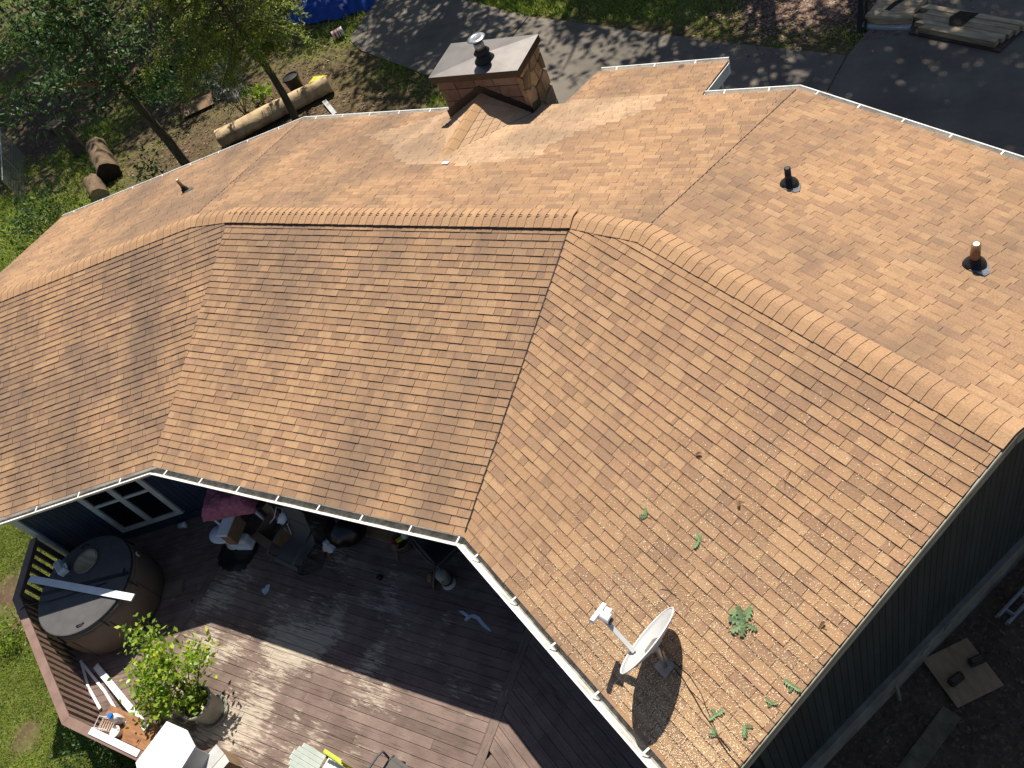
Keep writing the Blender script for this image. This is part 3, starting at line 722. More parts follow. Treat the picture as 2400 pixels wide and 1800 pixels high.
# ------------------------------------------------------------------ deck
deck = thing('deck', 'worn brown painted plank deck with mitred bays below the eaves', 'deck', (0, 0, 0))
def planks(poly, ang, pitch=.1455, wd=.139, th=.038, minl=1.6, maxl=3.6, phase=0.0):
    ca, sa = math.cos(ang), math.sin(ang)
    loc = [(p[0]*ca+p[1]*sa, -p[0]*sa+p[1]*ca) for p in poly]
    y = min(p[1] for p in loc)+phase; ymax = max(p[1] for p in loc); xmin = min(p[0] for p in loc); xmax = max(p[0] for p in loc)
    row = 0
    while y < ymax:
        x = xmin-random.uniform(0, maxl)
        while x < xmax:
            L = random.uniform(minl, maxl)
            rect = [(x+.002, y), (x+L-.002, y), (x+L-.002, y+wd), (x+.002, y+wd)]
            q = clip(rect, loc)
            if len(q) > 2 and area(q) > .004:
                W = [(a*ca-b*sa, a*sa+b*ca) for a, b in q]
                cxx = sum(p[0] for p in W)/len(W); cyy = sum(p[1] for p in W)/len(W)
                zz = DZ+random.uniform(-.0025, .0025); tilt = random.uniform(-.006, .006)
                n = len(q); o_ = random.uniform(0, 60)
                V = [(W[i][0], W[i][1], zz+tilt*(q[i][1]-y)) for i in range(n)]+[(p[0], p[1], zz-th) for p in W]
                uvs = [(p[0]+o_, p[1]-y+o_*3) for p in q]*2
                ar = sum(W[i][0]*W[(i+1) % n][1]-W[(i+1) % n][0]*W[i][1] for i in range(n))
                F = [tuple(range(n))]+[(i, n+i, n+(i+1) % n, (i+1) % n) for i in range(n)]
                if ar < 0: F = [f[::-1] for f in F]
                mb = MB(); mb.add(V, F, None, uvs); mb.build('plank', 'deck', deck)
            x += L
        y += pitch; row += 1
XL, XR = -11.45, -5.30
planks([(XL+.075, -.40), (XR-.075, -.40), (XR-.075, 4.20), (XL+.075, 4.20)], 0.0)
planks([(XL-.075, 4.22), (-15.05, 2.15), (-14.42, 1.00), (-11.62, -.38), (XL-.075, -.40)], A30)
planks([(XR+.075, 4.20), (-1.95, 2.32), (-1.95, -.40), (XR+.075, -.40)], -A30)
for x in (XL, XR):
    y = -.40
    for yb in (2.05, 4.20):
        mb = MB(); zz = DZ+.003
        mb.add([(x-.070, y+.002, zz), (x+.070, y+.002, zz), (x+.070, yb-.002, zz), (x-.070, yb-.002, zz), (x-.070, y+.002, zz-.04), (x+.070, y+.002, zz-.04), (x+.070, yb-.002, zz-.04), (x-.070, yb-.002, zz-.04)],
               [(0, 1, 2, 3), (0, 4, 5, 1), (1, 5, 6, 2), (2, 6, 7, 3), (3, 7, 4, 0)], None, [(a, b+x) for b, a in ((x-.07, y), (x+.07, y), (x+.07, yb), (x-.07, yb))]*2)
        mb.build('divider_board', 'deck', deck); y = yb
# dark subframe and rim
MB().prism([(XL, 4.15), (-15.0, 2.12), (-14.38, 1.03), (-11.6, -.34), (-2.0, -.34), (-2.0, 2.3), (XR, 4.15)], DZ-.30, DZ-.06).build('subframe', 'brownplank', deck)
# railing
A_, B_, C_, D_ = Vector((-14.98, 2.07, 0)), Vector((-14.37, 1.02, 0)), Vector((-11.60, -.335, 0)), Vector((-5.2, -.335, 0))
RT = DZ+.95
def mitre_cap(path, wd, z0, z1):
    for i, (a, b) in enumerate(zip(path[:-1], path[1:])):
        def off_(k, sgn):
            P = path; d0 = (P[k]-P[k-1]).normalized() if k else None; d1 = (P[k+1]-P[k]).normalized() if k < len(P)-1 else None
            n0 = Vector((d0.y, -d0.x, 0)) if d0 else None; n1 = Vector((d1.y, -d1.x, 0)) if d1 else None
            m = (n0+n1)/((n0+n1).length**2)*2 if n0 and n1 else (n0 or n1)
            return P[k]+m*sgn*wd/2
        q = [off_(i, 1), off_(i+1, 1), off_(i+1, -1), off_(i, -1)]
        MB().prism([(p.x, p.y) for p in q], z0, z1).build('rail_cap', 'rail', deck, bevel=.005)
mitre_cap([A_, B_, C_, D_], .145, RT-.038, RT)
for a, b in ((A_, B_), (B_, C_), (C_, D_)):
    d = (b-a); L = d.length; d /= L; nrm = Vector((d.y, -d.x, 0))
    MB().beam(a+Vector((0, 0, RT-.085))-nrm*.0, b+Vector((0, 0, RT-.085)), .035, .09).build('top_rail', 'rail', deck)
    MB().beam(a+Vector((0, 0, DZ+.10)), b+Vector((0, 0, DZ+.10)), .035, .09).build('bottom_rail', 'rail', deck)
    n = max(2, round(L/.172)); 
    for i in range(n):
        p = a+d*(L*(i+.5)/n)-nrm*.036
        MB().beam(p+Vector((0, 0, DZ-.02)), p+Vector((0, 0, RT-.045)), .088, .034, nrm).build('baluster', 'rail', deck)
for p in (A_+Vector((.02, -.03, 0)), B_, C_, Vector((-9.6, -.335, 0)), Vector((-7.5, -.335, 0)), D_):
    MB().beam(p+Vector((0, 0, -1.0)), p+Vector((0, 0, RT-.04)), .09, .09, (1, 0, 0)).build('post', 'rail', deck)

# ------------------------------------------------------------------ ground
def sm(a, b, x): t = np.clip((x-a)/(b-a), 0, 1); return t*t*(3-2*t)
_ph = rng.uniform(0, 6.28, (14, 3)); _fr = rng.normal(size=(14, 2))
def vnoise(x, y, sc):
    o_ = 0
    for i in range(14): o_ = o_+np.sin((_fr[i, 0]*x+_fr[i, 1]*y)*sc*1.7+_ph[i, 0])*np.cos((_fr[i, 1]*x-_fr[i, 0]*y)*sc*.9+_ph[i, 1])
    return o_/14*2.2          # about -1..1
DRIVE = [[(-21.5, 27), (-19.2, 22.6), (-19.0, 20.3), (-18.1, 19.6), (-14.65, 17.9), (-12.95, 17.0), (-12.43, 20.42), (-15.2, 21.8), (-17.8, 25.5)],
         [(-12.91, 16.98), (-12.39, 20.40), (-6.4, 18.31), (-3.27, 17.32), (-3.9, 13.2), (-7, 14), (-10, 15)],
         [(-3.87, 13.2), (-3.24, 17.3), (-2.9, 18.3), (-3.1, 19.6), (-1, 23), (10, 23), (10, 10), (2, 12)]]
def gz(x, y):
    S = (1-sm(3, 13, y))*(1-sm(-12, -6, x))
    return .2-1.0*S-.04*(vnoise(x, y, .8)+1)*sm(-11, -13, x*1.0)*(1-S)
xs = np.array([-420, -220, -130, -90, -75]+list(np.arange(-62, 12.1, .4))+[16, 25, 45, 100, 250, 420], float)
ys = np.array([-420, -220, -100, -40, -15]+list(np.arange(-8, 40.1, .4))+[46, 55, 80, 150, 300, 420], float)
X, Y = np.meshgrid(xs, ys); Z = gz(X, Y)
def grass_mask(x, y):
    n = vnoise(x, y, .55)*.5+vnoise(x+31, y-7, 1.7)*.3
    lawn = (x < -10) & (y < 13)
    m = np.where(lawn, .95+n*.25, .46+n*.9)
    beyond = (y > 21.0-.47*(x+14)*.62) & (x > -16)
    m = np.where(beyond, .85+n*.5, m)
    m = np.where((x > -2.2) & (y < 11), .12+n*.3, m)
    # trodden earth path and the bare strip beside the log
    d = np.abs((x+31)-(y-20)*.12); m = m-1.1*np.exp(-(d/1.6)**2)*(y > 15)*(x < -25)
    m = m-.5*np.exp(-(((x+18.5)/3)**2+((y-16.8)/1.6)**2))
    for px_, py_, rr in ((-15.1, -.95, .28), (-18.2, 1.3, .45), (-17.3, .9, .3)): m = m-1.2*np.exp(-(((x-px_)**2+(y-py_)**2)/rr**2))
    return np.clip(m, 0, 1)
def mulch_mask(x, y): return np.exp(-(((x+4.3)/1.75)**4+((y-19.6)/1.15)**4))
GM = grass_mask(X, Y)[..., None]; MU = mulch_mask(X, Y)[..., None]
NN = (vnoise(X, Y, 2.3)*.5+.5)[..., None]
dirt = np.array([.135, .088, .057])*(.75+.5*NN); grs = np.array([.150, .185, .045])*(.8+.4*NN); mul = np.array([.20, .130, .095])*(.8+.4*NN)
gc = dirt*(1-GM)+grs*GM; gc = gc*(1-MU)+mul*MU
dark = ((X > -2.2) & (Y < 11))[..., None]; gc = np.where(dark, np.array([.125, .088, .060])*(.7+.6*NN), gc)
ny, nx = X.shape
idx = np.arange(nx*ny).reshape(ny, nx)
F = np.stack([idx[:-1, :-1], idx[:-1, 1:], idx[1:, 1:], idx[1:, :-1]], -1).reshape(-1, 4)
V = np.stack([X, Y, Z], -1).reshape(-1, 3)
me = bpy.data.meshes.new('ground'); me.from_pydata(V.tolist(), [], F.tolist())
ca = me.color_attributes.new('Col', 'FLOAT_COLOR', 'POINT')
ca.data.foreach_set('color', np.concatenate([gc.reshape(-1, 3), np.ones((nx*ny, 1))], 1).astype(np.float32).ravel())
me.polygons.foreach_set('use_smooth', [True]*len(me.polygons))
def ground_extra(N, L, mp, noise, mix, ramp, out, b):
    out = mix(ramp(noise(2.6, 8).outputs[0], .3, .72), mix(.65, out, (.03, .02, .012)), out)
    return mix(ramp(noise(17, 4).outputs[0], .52, .75), out, mix(.5, out, (.30, .22, .14)))
MAT['ground'] = node_mat('earth_and_grass', None, attr='Col', rough=1.0, spec=.1, extra=ground_extra, bump=.9, bscale=14)
me.materials.append(MAT['ground']); ground = bpy.data.objects.new('ground', me); COL.objects.link(ground); tag(ground, 'bare earth and grass around the house', kind='structure')
drv = bpy.data.objects.new('driveway', None); COL.objects.link(drv); tag(drv, 'grey concrete driveway curving behind the house', kind='structure')
for p in DRIVE: MB().prism(p, .08, .212).build('concrete_slab', 'concrete', drv)

def blades(n, x0, x1, y0, y1, size, name, label, maskf=grass_mask, thr=.35, avoid=None):
    x = rng.uniform(x0, x1, n); y = rng.uniform(y0, y1, n); z = gz(x, y)
    m = maskf(x, y); keep = (rng.uniform(0, 1, n) < np.clip((m-thr)/(1-thr), 0, 1)) & in_view(x, y, z, .03)
    if avoid is not None: keep &= ~avoid(x, y)
    x, y, z = x[keep], y[keep], z[keep]; n = len(x)
    a = rng.uniform(0, 6.28, n); L = size*rng.uniform(.5, 1.4, n); lean = rng.uniform(.2, .9, n); b2 = rng.uniform(0, 6.28, n)
    wd = L*.16
    V = np.empty((n, 3, 3)); dx, dy = np.cos(a)*wd, np.sin(a)*wd
    V[:, 0] = np.stack([x-dx, y-dy, z-.01], -1); V[:, 1] = np.stack([x+dx, y+dy, z-.01], -1)
    V[:, 2] = np.stack([x+np.cos(b2)*L*lean, y+np.sin(b2)*L*lean, z+L*.8], -1)
    cl = rng.uniform(.6, 1.5, n)*(1+.35*vnoise(x, y, .9)); C = np.stack([cl*rng.uniform(.8, 1.35, n), cl, cl*.9], -1)
    o_ = tri_cloud(name, 'grass', V.reshape(-1, 3), np.arange(3*n).reshape(n, 3), np.clip(C, .1, 2.5)); tag(o_, label, 'grass', kind='stuff'); return o_
def on_drive(x, y):
    m = np.zeros(len(x), bool)
    for poly in DRIVE:
        c = np.zeros(len(x), bool); k = len(poly)
        for i in range(k):
            x1, y1 = poly[i]; x2, y2 = poly[(i+1) % k]
            cond = ((y1 > y) != (y2 > y)); xi = (x2-x1)*(y-y1)/((y2-y1) if y2 != y1 else 1e-9)+x1
            c ^= cond & (x < xi)
        m |= c
    return m
blades(200000, -20.5, -11.6, -2.0, 5.0, .06, 'lawn_grass', 'short bright green lawn outside the deck railing')
blades(170000, -48, -11, 8.5, 30, .17, 'yard_grass', 'patchy weeds and grass in the shaded yard behind', avoid=on_drive)
blades(60000, -16, 2, 16.5, 26, .11, 'verge_grass', 'green grass verge on the far side of the driveway', avoid=on_drive, maskf=lambda x, y: grass_mask(x, y)*(1-mulch_mask(x, y)))
def chips(n, x, y, size, name, label, cols, kcat):
    z = gz(x, y)+.004; keep = in_view(x, y, z, .03); x, y, z = x[keep], y[keep], z[keep]; n = len(x)
    a = rng.uniform(0, 6.28, n); L = size*rng.uniform(.5, 1.5, n); wd = L*rng.uniform(.2, .6, n); tl = rng.uniform(0, .5, n)
    c, s_ = np.cos(a), np.sin(a); V = np.empty((n, 4, 3))
    for k, (p, q) in enumerate(((-1, -1), (1, -1), (1, 1), (-1, 1))):
        V[:, k] = np.stack([x+p*L*c-q*wd*s_, y+p*L*s_+q*wd*c, z+(p+1)*tl*L*.5+rng.uniform(0, .02, n)], -1)
    C = np.asarray(cols)[rng.integers(0, len(cols), n)]*rng.uniform(.6, 1.3, n)[:, None]
    MAT.setdefault('chip', node_mat('leaf_litter', None, attr='Col', rough=.9))
    tag(tri_cloud(name, 'chip', V.reshape(-1, 3), np.arange(4*n).reshape(n, 4), C), label, kcat, kind='stuff')
x = rng.normal(-4.3, 1.1, 9000); y = rng.normal(19.6, .8, 9000)
chips(9000, x, y, .03, 'mulch_chips', 'brown wood chips in a mulched patch by the driveway', [(.30, .20, .15), (.22, .14, .10), (.38, .28, .21), (.14, .085, .06)], 'mulch')
x = rng.uniform(-36, -13, 22000); y = rng.uniform(12.5, 24, 22000); k = ~on_drive(x, y) & (rng.uniform(0, 1, 22000) > grass_mask(x, y)*.9)
chips(0, x[k], y[k], .035, 'leaf_litter', 'brown dead leaves and bark scattered over bare earth', [(.17, .115, .075), (.11, .07, .045), (.24, .175, .12), (.07, .045, .03)], 'litter')
x = rng.uniform(-3, 4, 6000); y = rng.uniform(1, 8, 6000); k = ((TR.x*x+TR.y*y) > -2.3)
chips(0, x[k], y[k], .02, 'gable_litter', 'dark leaf litter on the soil beside the gable wall', [(.11, .08, .055), (.08, .058, .04), (.15, .115, .08), (.05, .06, .025)], 'litter')

# ------------------------------------------------------------------ trees
def limb(mb, a, b, r_a, r_b, bend=.12, n=5):
    a = Vector(a); b = Vector(b); d = b-a; pts = []; o_ = Vector((random.uniform(-1, 1), random.uniform(-1, 1), random.uniform(-.3, .3)))*d.length*bend
    for i in range(n):
        t = i/(n-1); pts.append(a+d*t+o_*math.sin(math.pi*t))
    mb.tube(pts, [r_a+(r_b-r_a)*i/(n-1) for i in range(n)], 7); return pts
def cluster_tree(name, label, base, crown_c, rad, n_cl, per, lsize, mat, trunk_r, group=None, hz=.7, cl_r=.28, fork=.55, aspect=.5, bright=(.5, 1.5), droop=0.0):
    base = Vector(base); cc = Vector(crown_c)
    t = thing(name, label, 'tree', base, 0, group)
    tm = MB(); top = cc-base; pts = [Vector((0, 0, -.2)), top*.25+Vector((random.uniform(-.15, .15), random.uniform(-.15, .15), 0)), top*fork, top*.8, top+Vector((0, 0, rad*hz*.6))]
    tm.tube(pts, [trunk_r*1.25, trunk_r, trunk_r*.75, trunk_r*.45, trunk_r*.12], 10)
    P = []; 
    for i in range(n_cl):
        while True:
            v = rng.normal(size=3); v /= np.linalg.norm(v); q = v*(rng.uniform(.25, 1)**.6); 
            if q[2] > -.85: break
        c = Vector((q[0]*rad, q[1]*rad, q[2]*rad*hz))+top
        if i < 9:
            j = top*random.uniform(fork*.8, .95); limb(tm, j, c, trunk_r*.3, trunk_r*.05)
        rr = rad*cl_r*random.uniform(.6, 1.3)
        P.append(np.array(c)[None, :]+rng.normal(size=(per, 3))*rr*np.array([.55, .55, .35]))
    tm.build('trunk', 'bark', t, True)
    v, f, c = leaves(np.concatenate(P), lsize, aspect=aspect, bright=bright, droop=droop)
    tri_cloud('crown', mat, v, f, c, t); return t
def shade_tree(G, rad, h, label, n_cl=60, per=34, ls=.30, tr=.28):
    k = h/.861; c = Vector((G[0]-.135*k, G[1]+.491*k, .2+h))
    b = Vector((c.x+random.uniform(-.5, .5), c.y+random.uniform(0, 1.0), gz(np.float64(c.x), np.float64(c.y))))
    return cluster_tree('shade_tree', label, b, c, rad, n_cl, per, ls, 'leafD', tr, 'tall trees beyond the driveway', hz=.55, cl_r=.34)
G_ = [((-16.8, 21.2), 3.2, 13, 110, 'tall broadleaf tree rising past the curve of the driveway'), ((-4.4, 16.3), 2.7, 13, 95, 'tall broadleaf tree shading the concrete by the porch'),
      ((-.6, 17.2), 3.3, 15, 200, 'tall broadleaf tree shading the sawn wood slabs'), ((1.8, 14.8), 3.2, 14, 200, 'tall broadleaf tree shading the right end of the driveway'), ((-2.0, 14.2), 2.0, 12, 55, 'smaller broadleaf tree shading concrete behind the right eave'),
      ((-14.6, 18.7), 2.6, 12, 95, 'slim broadleaf tree shading the inner curve of the driveway'), ((-6.9, 17.0), 1.7, 13, 46, 'slim broadleaf tree shading concrete past the porch'), ((-10.4, 18.9), 2.0, 13, 13, 'thin open-crowned tree dappling the driveway by the chimney'), ((-9.0, 22.3), 3.2, 12, 190, 'tall broadleaf tree on the middle of the far verge'), ((-5.9, 21.4), 2.2, 12, 80, 'broadleaf tree behind the mulched patch'),
      ((-25.2, 19.2), 3.2, 12, 140, 'tall tree shading the cardboard pile in the yard'), ((-29.0, 16.4), 3.8, 13, 150, 'tall tree shading cut logs in the left yard'), ((-35.5, 20.8), 4.4, 13, 210, 'tall tree deep in the left yard beyond the path'),
      ((-38, 27), 4.4, 14, 80, 'tallest tree at the back of the left yard'), ((-33.0, 15.6), 3.8, 14, 190, 'tall dense tree shading the wire fence'), ((-30.2, 24.0), 3.8, 14, 190, 'tall dense tree shading the far end of the path'), ((-41, 21), 4.6, 15, 210, 'tall dense tree at the far left edge'), ((-21.9, 22.6), 2.6, 12, 110, 'tall tree shading the ground before the tarp'), ((-12.8, 24.2), 3.0, 13, 140, 'tall tree shading the verge at the top centre'), ((-25.5, 24.0), 3.8, 12, 170, 'tall tree behind the blue tarp')]
for g_, rad, h, ncl, lab in G_: shade_tree(g_, rad, h, lab, n_cl=ncl)

# drooping evergreen by the log
def hemlock(base, label):
    base = Vector(base); t = thing('evergreen_tree', label, 'tree', base)
    tm = MB(); H = 8.5
    axis = lambda z: Vector((.10*math.sin(z*.9)+.03*z, .05*math.sin(z*1.3), z))
    tm.tube([axis(z) for z in (-.3, .6, 1.2, 1.8, 2.6, 4, 6, 8.5)], [.13, .112, .105, .098, .09, .07, .045, .01], 10)
    P = []; D = []
    for i in range(86):
        z = 2.75+5.4*(i/85)**1.1; a = i*2.399+random.uniform(-.3, .3); L = min(3.3-.40*(z-3.2), 1.3+2.4*(z-2.7))*random.uniform(.65, 1.1)
        p0 = axis(z); dv = Vector((math.cos(a), math.sin(a), 0))
        br = [p0+dv*L*s_+Vector((0, 0, .28*L*s_-.42*L*s_*s_-.0)) for s_ in (0, .3, .6, .85, 1)]
        tm.tube(br, [.03, .02, .014, .008, .004], 5)
        for k in range(30):
            s_ = random.uniform(.15, 1.0); j = min(3, int(s_*4)); q = br[0].lerp(br[-1], s_)+Vector((0, 0, .28*L*s_-.42*L*s_*s_-(.28*L-.42*L)*s_))
            side = Vector((-dv.y, dv.x, 0))*random.uniform(-1, 1)*.38*L*(1.05-s_)
            tip = q+side+dv*.1+Vector((0, 0, -.10-abs(random.gauss(0, .10))))
            m = 15
            for e in range(m):
                x = e/(m-1); P.append(q.lerp(tip, x)+Vector((random.gauss(0, .03), random.gauss(0, .03), random.gauss(0, .03)-.10*x*x))); D.append((side.normalized() if side.length > .01 else dv)*.7+dv*.5+Vector((0, 0, -.25)))
    tm.build('trunk', 'bark', t, True)
    v, f, c = leaves(np.array([tuple(p) for p in P]), .115, dirs=np.array([tuple(p) for p in D]), aspect=.30, spread=.9, bright=(.55, 1.7), flat=.8)
    tri_cloud('crown', 'leafA', v, f, c, t)
hemlock((-18.39, 15.95, .15), 'drooping yellow-green evergreen growing beside the long log')
# broadleaf tree whose bare trunk shows over the left eave
def broad(base):
    base = Vector(base); t = thing('broadleaf_tree', 'broad-leaved tree with slanting bare trunk above the left eave', 'tree', base)
    tm = MB(); ax = lambda z: Vector((.06*math.sin(z), .04*math.sin(z*1.7), z))
    tm.tube([ax(z) for z in (-.3, .5, 1.4, 2.4, 3.4, 4.6, 6.2, 8)], [.17, .145, .135, .125, .11, .09, .06, .02], 10)
    P = []
    def spray(p, n=75, r_=.36): P.append(np.array(p)[None, :]+rng.normal(size=(n, 3))*r_*np.array([1, 1, .5]))
    for i in range(30):
        z = 3.2+4.0*(i/29); a = i*2.4; L = random.uniform(1.1, 2.7); e = ax(z)+Vector((math.cos(a)*L, math.sin(a)*L, random.uniform(-.2, .5)))
        pts = limb(tm, ax(z), e, .035, .008)
        spray(pts[-1]); spray(pts[-2], 60); spray(pts[2], 40, .3); spray(pts[1], 25, .25)
    for e in (ax(3.3)+Vector((1.5, .4, .10)), ax(3.1)+Vector((1.3, -.2, .05)), ax(3.2)+Vector((-.3, -1.0, -.1))):
        pts = limb(tm, ax(3.2), e, .03, .006); spray(pts[-1], 34, .22); spray(pts[3], 22, .2)
    tm.build('trunk', 'bark', t, True)
    MB().tube([ax(3.35), ax(3.35)+Vector((-.9, -.55, .45)), ax(3.35)+Vector((-1.35, -.9, .62))], [.075, .06, .015], 8).build('snapped_branch', 'rustwood', t)
    v, f, c = leaves(np.concatenate(P), .17, aspect=.42, bright=(.5, 1.9), droop=.25, flat=.8); tri_cloud('crown', 'leafB', v, f, c, t)
broad((-21.31, 13.86, .1))
for (bx, by), rad, h, lab in (((-33.5, 25.5), 2.6, 3.4, 'understorey tree in deep shade at the top left'), ((-41, 24), 3.4, 4.2, 'dark understorey tree at the far left corner'), ((-27.5, 22.8), 1.9, 2.6, 'low leafy tree behind the cardboard pile')):
    cluster_tree('understorey_tree', lab, (bx, by, .1), (bx, by, h), rad, 46, 46, .17, 'leafB', .09, 'understorey trees', hz=.6, bright=(.4, 1.3))
def bush(name, label, base, rad, hgt, n, ls, mat, cat='shrub', stems=6, group=None, aspect=.45, bright=(.5, 1.5), droop=0.0):
    t = thing(name, label, cat, base, 0, group); tm = MB(); P = []
    for i in range(stems):
        a = i*2.4; e = Vector((math.cos(a)*rad*.7, math.sin(a)*rad*.7, hgt*random.uniform(.6, 1)))
        limb(tm, (0, 0, -.05), e, .012, .004)
        P.append(np.array(e)[None, :]+rng.normal(size=(n//stems, 3))*np.array([rad*.35, rad*.35, hgt*.22]))
    tm.build('stems', 'bark', t); v, f, c = leaves(np.concatenate(P), ls, aspect=aspect, bright=bright, droop=droop); v[:, 2] = np.maximum(v[:, 2], .01)
    tri_cloud('foliage', mat, v, f, c, t); return t
bush('young_conifer', 'small grey-green conifer sapling beside the log', (-21.2, 16.75, .15), .55, 1.5, 900, .16, 'leafG', 'sapling', 9, aspect=.18, droop=.6)
bush('leafy_plant', 'bright green broad-leaved plant on bare earth by the log', (-20.7, 17.2, .15), .32, .45, 70, .26, 'leafC', 'plant', 5)
bush('wild_shrub', 'pale leafy shrub left of the cardboard pile', (-24.2, 17.0, .12), .7, 1.2, 420, .14, 'leafB', bright=(.7, 1.9))
bush('wild_shrub', 'shrub with pale leaves right behind the left eave', (-22.0, 13.2, .12), .45, 1.1, 200, .15, 'leafB', bright=(.8, 2.0))
bush('wild_shrub', 'low green shrub at the end of the grass strip', (-26.3, 11.6, .1), 1.1, .8, 900, .12, 'leafB', bright=(.5, 1.3))
bush('wild_shrub', 'pale leafed shrub at the wire fence', (-31.0, 13.7, .1), .55, .9, 260, .16, 'leafB', bright=(.7, 1.8))
bush('wild_shrub', 'bright green weedy shrub on the lawn left of the railing', (-17.1, .55, -.85), .42, .42, 520, .075, 'leafC', bright=(.6, 1.4))
bush('wild_shrub', 'dark leafy shrub below the railing under the white board', (-12.55, -.72, -.85), .55, .95, 1500, .065, 'leafB', bright=(.6, 1.5), stems=10)
# logs and stumps
def log(name, label, a, b, ra, rb, mat, end='endgrain', cat='log'):
    a = Vector(a); b = Vector(b); t = thing(name, label, cat, a); n = 18; m = 12; V = []; d = (b-a); L = d.length; d /= L
    x = d.cross(Vector((0, 0, 1))).normalized() if abs(d.z) < .95 else Vector((1, 0, 0)); y = x.cross(d)
    for i in range(m):
        q = d*L*i/(m-1); rr = ra+(rb-ra)*i/(m-1)
        for j in range(n):
            th = 2*math.pi*j/n; k = 1+.06*math.sin(3*th+i*.4)+.05*math.sin(7*th-i*1.3)+random.uniform(-.05, .05); V.append(q+(x*math.cos(th)+y*math.sin(th))*rr*k)
    F = [(i*n+j, i*n+(j+1) % n, (i+1)*n+(j+1) % n, (i+1)*n+j) for i in range(m-1) for j in range(n)]
    MB().add(V, F).build('log_body', mat, t, True)
    MB().add(V[:n], [tuple(range(n))[::-1]]).build('cut_end', end, t); MB().add(V[-n:], [tuple(range(n))]).build('cut_end', end, t); return t
log('fallen_log', 'long pale barkless log lying behind the left bend of the roof', (-21.0, 15.2, .42), (-18.05, 17.62, .44), .29, .25, 'logwood')
log('cut_log', 'thick cut log section with a lit top end in the left yard', (-26.4, 14.9, .62), (-24.9, 13.75, .45), .33, .36, 'bark2', 'moss')
log('cut_log', 'grey cut log peeping over the left eave', (-25.4, 13.4, .40), (-24.4, 12.7, .40), .28, .28, 'bark2')
log('tree_stump', 'low sawn stump with pale top on the earth', (-30.8, 16.65, .05), (-30.8, 16.65, .42), .40, .34, 'bark', 'endgrain', 'stump')
log('tree_stump', 'dark tall stump between path and cut log', (-28.0, 15.2, .05), (-28.2, 15.3, 1.3), .26, .22, 'bark', 'bark2', 'stump')
# wire fence, far left
wf = thing('wire_fence', 'grey wire mesh fence panel standing at the far left', 'fence', (-31.2, 15.1, .12))
fd = Vector((-.6, -1.4, 0)).normalized(); fd2 = Vector((2.6, -2.4, 0)).normalized()
fm_ = MB().tube([Vector((0, 0, 1.25)), fd2*3.6+Vector((0, 0, 1.05))], .022, 6); fm_.build('top_rail', 'metal', wf)
for p in (0, 1.8, 3.6): MB().tube([fd2*p, fd2*p+Vector((0, 0, 1.25-p*.05))], .025, 6).build('fence_post', 'metal', wf)
wm = MB()
for i in range(46):
    wm.tube([fd2*(i*.078)+Vector((0, 0, .02)), fd2*(i*.078)+Vector((0, 0, 1.2))], .0045, 3, False)
for i in range(16): wm.tube([Vector((0, 0, .05+i*.075)), fd2*3.6+Vector((0, 0, .05+i*.07))], .0045, 3, False)
wm.build('wire_mesh', 'metal', wf)

# ------------------------------------------------------------------ things in the yard
t = thing('trash_bin', 'black plastic bin standing behind the long log', 'bin', (-19.35, 17.55, .18))
MB().lathe([(.19, 0), (.245, .62), (.27, .63), (.27, .66), (.245, .66), (.235, .60), (.20, .05), (0, .05)], 24).build('bin_body', 'black', t, True)
MB().lathe([(.262, .0), (.275, .01), (.262, .02)], 24, (0, 0, .60)).build('rim', 'vent_black', t, True)
def crumple(name, label, cat, loc, size, mat, seed=1, n=14, parent=None, amp=.35, round_=.0):
    random.seed(seed); t = thing(name, label, cat, loc); V = []; sx, sy, sz = size
    for i in range(n+1):
        for j in range(n+1):
            a, b = i/n*2-1, j/n*2-1; e = max(abs(a), abs(b)); h = sz*(1-e**3)*(1-amp*random.random())
            k = 1+random.uniform(-.08, .08)
            if round_: 
                rr = math.hypot(a, b); k *= (e/rr if rr > 1e-6 else 1)*round_+(1-round_)
            V.append((a*sx/2*k, b*sy/2*k, max(h, .004)))
    F = [(i*(n+1)+j, (i+1)*(n+1)+j, (i+1)*(n+1)+j+1, i*(n+1)+j+1) for i in range(n) for j in range(n)]
    MB().add(V, F).build(name+'_sheet', mat, t, True); random.seed(seed+100); return t
crumple('feed_sack', 'crumpled yellow sack on the ground beside the black bin', 'sack', (-19.05, 18.15, .2), (.55, .5, .12), 'yellow', 3)
crumple('blue_tarp', 'bright blue tarp heaped under the evergreen by the driveway', 'tarp', (-21.4, 22.5, .2), (3.0, 1.7, .45), 'blue', 5, 18, amp=.3)
crumple('blue_tarp', 'smaller blue tarp end rising at the driveway edge', 'tarp', (-19.6, 22.6, .2), (1.0, 1.3, .6), 'blue', 6, 12, amp=.25)
crumple('rubbish_heap', 'dark heap of rubbish on the earth behind the roof', 'rubbish', (-22.9, 17.9, .15), (1.7, .9, .25), 'black', 8)
t = thing('cardboard_sheet', 'flattened brown cardboard leaning on the dark rubbish heap', 'cardboard', (-23.6, 17.2, .2), R(35))
MB().box((0, 0, .17), (1.15, .62, .012), Matrix.Rotation(R(18), 3, 'X')).build('panel', 'card', t); MB().box((.05, .36, .27), (1.0, .25, .012), Matrix.Rotation(R(-25), 3, 'X')).build('flap', 'card', t)
tag(MB().box((-22.65, 17.75, .42), (.30, .20, .02), Matrix.Rotation(.5, 3, 'Z')).build('white_sheet', 'white'), 'small white sheet lying on the dark rubbish heap', 'sheet')
tag(MB().beam((-18.0, 17.0, .26), (-17.2, 16.35, .24), .14, .035).build('white_plank', 'lightgrey'), 'short pale plank poking out from under the long log', 'plank')
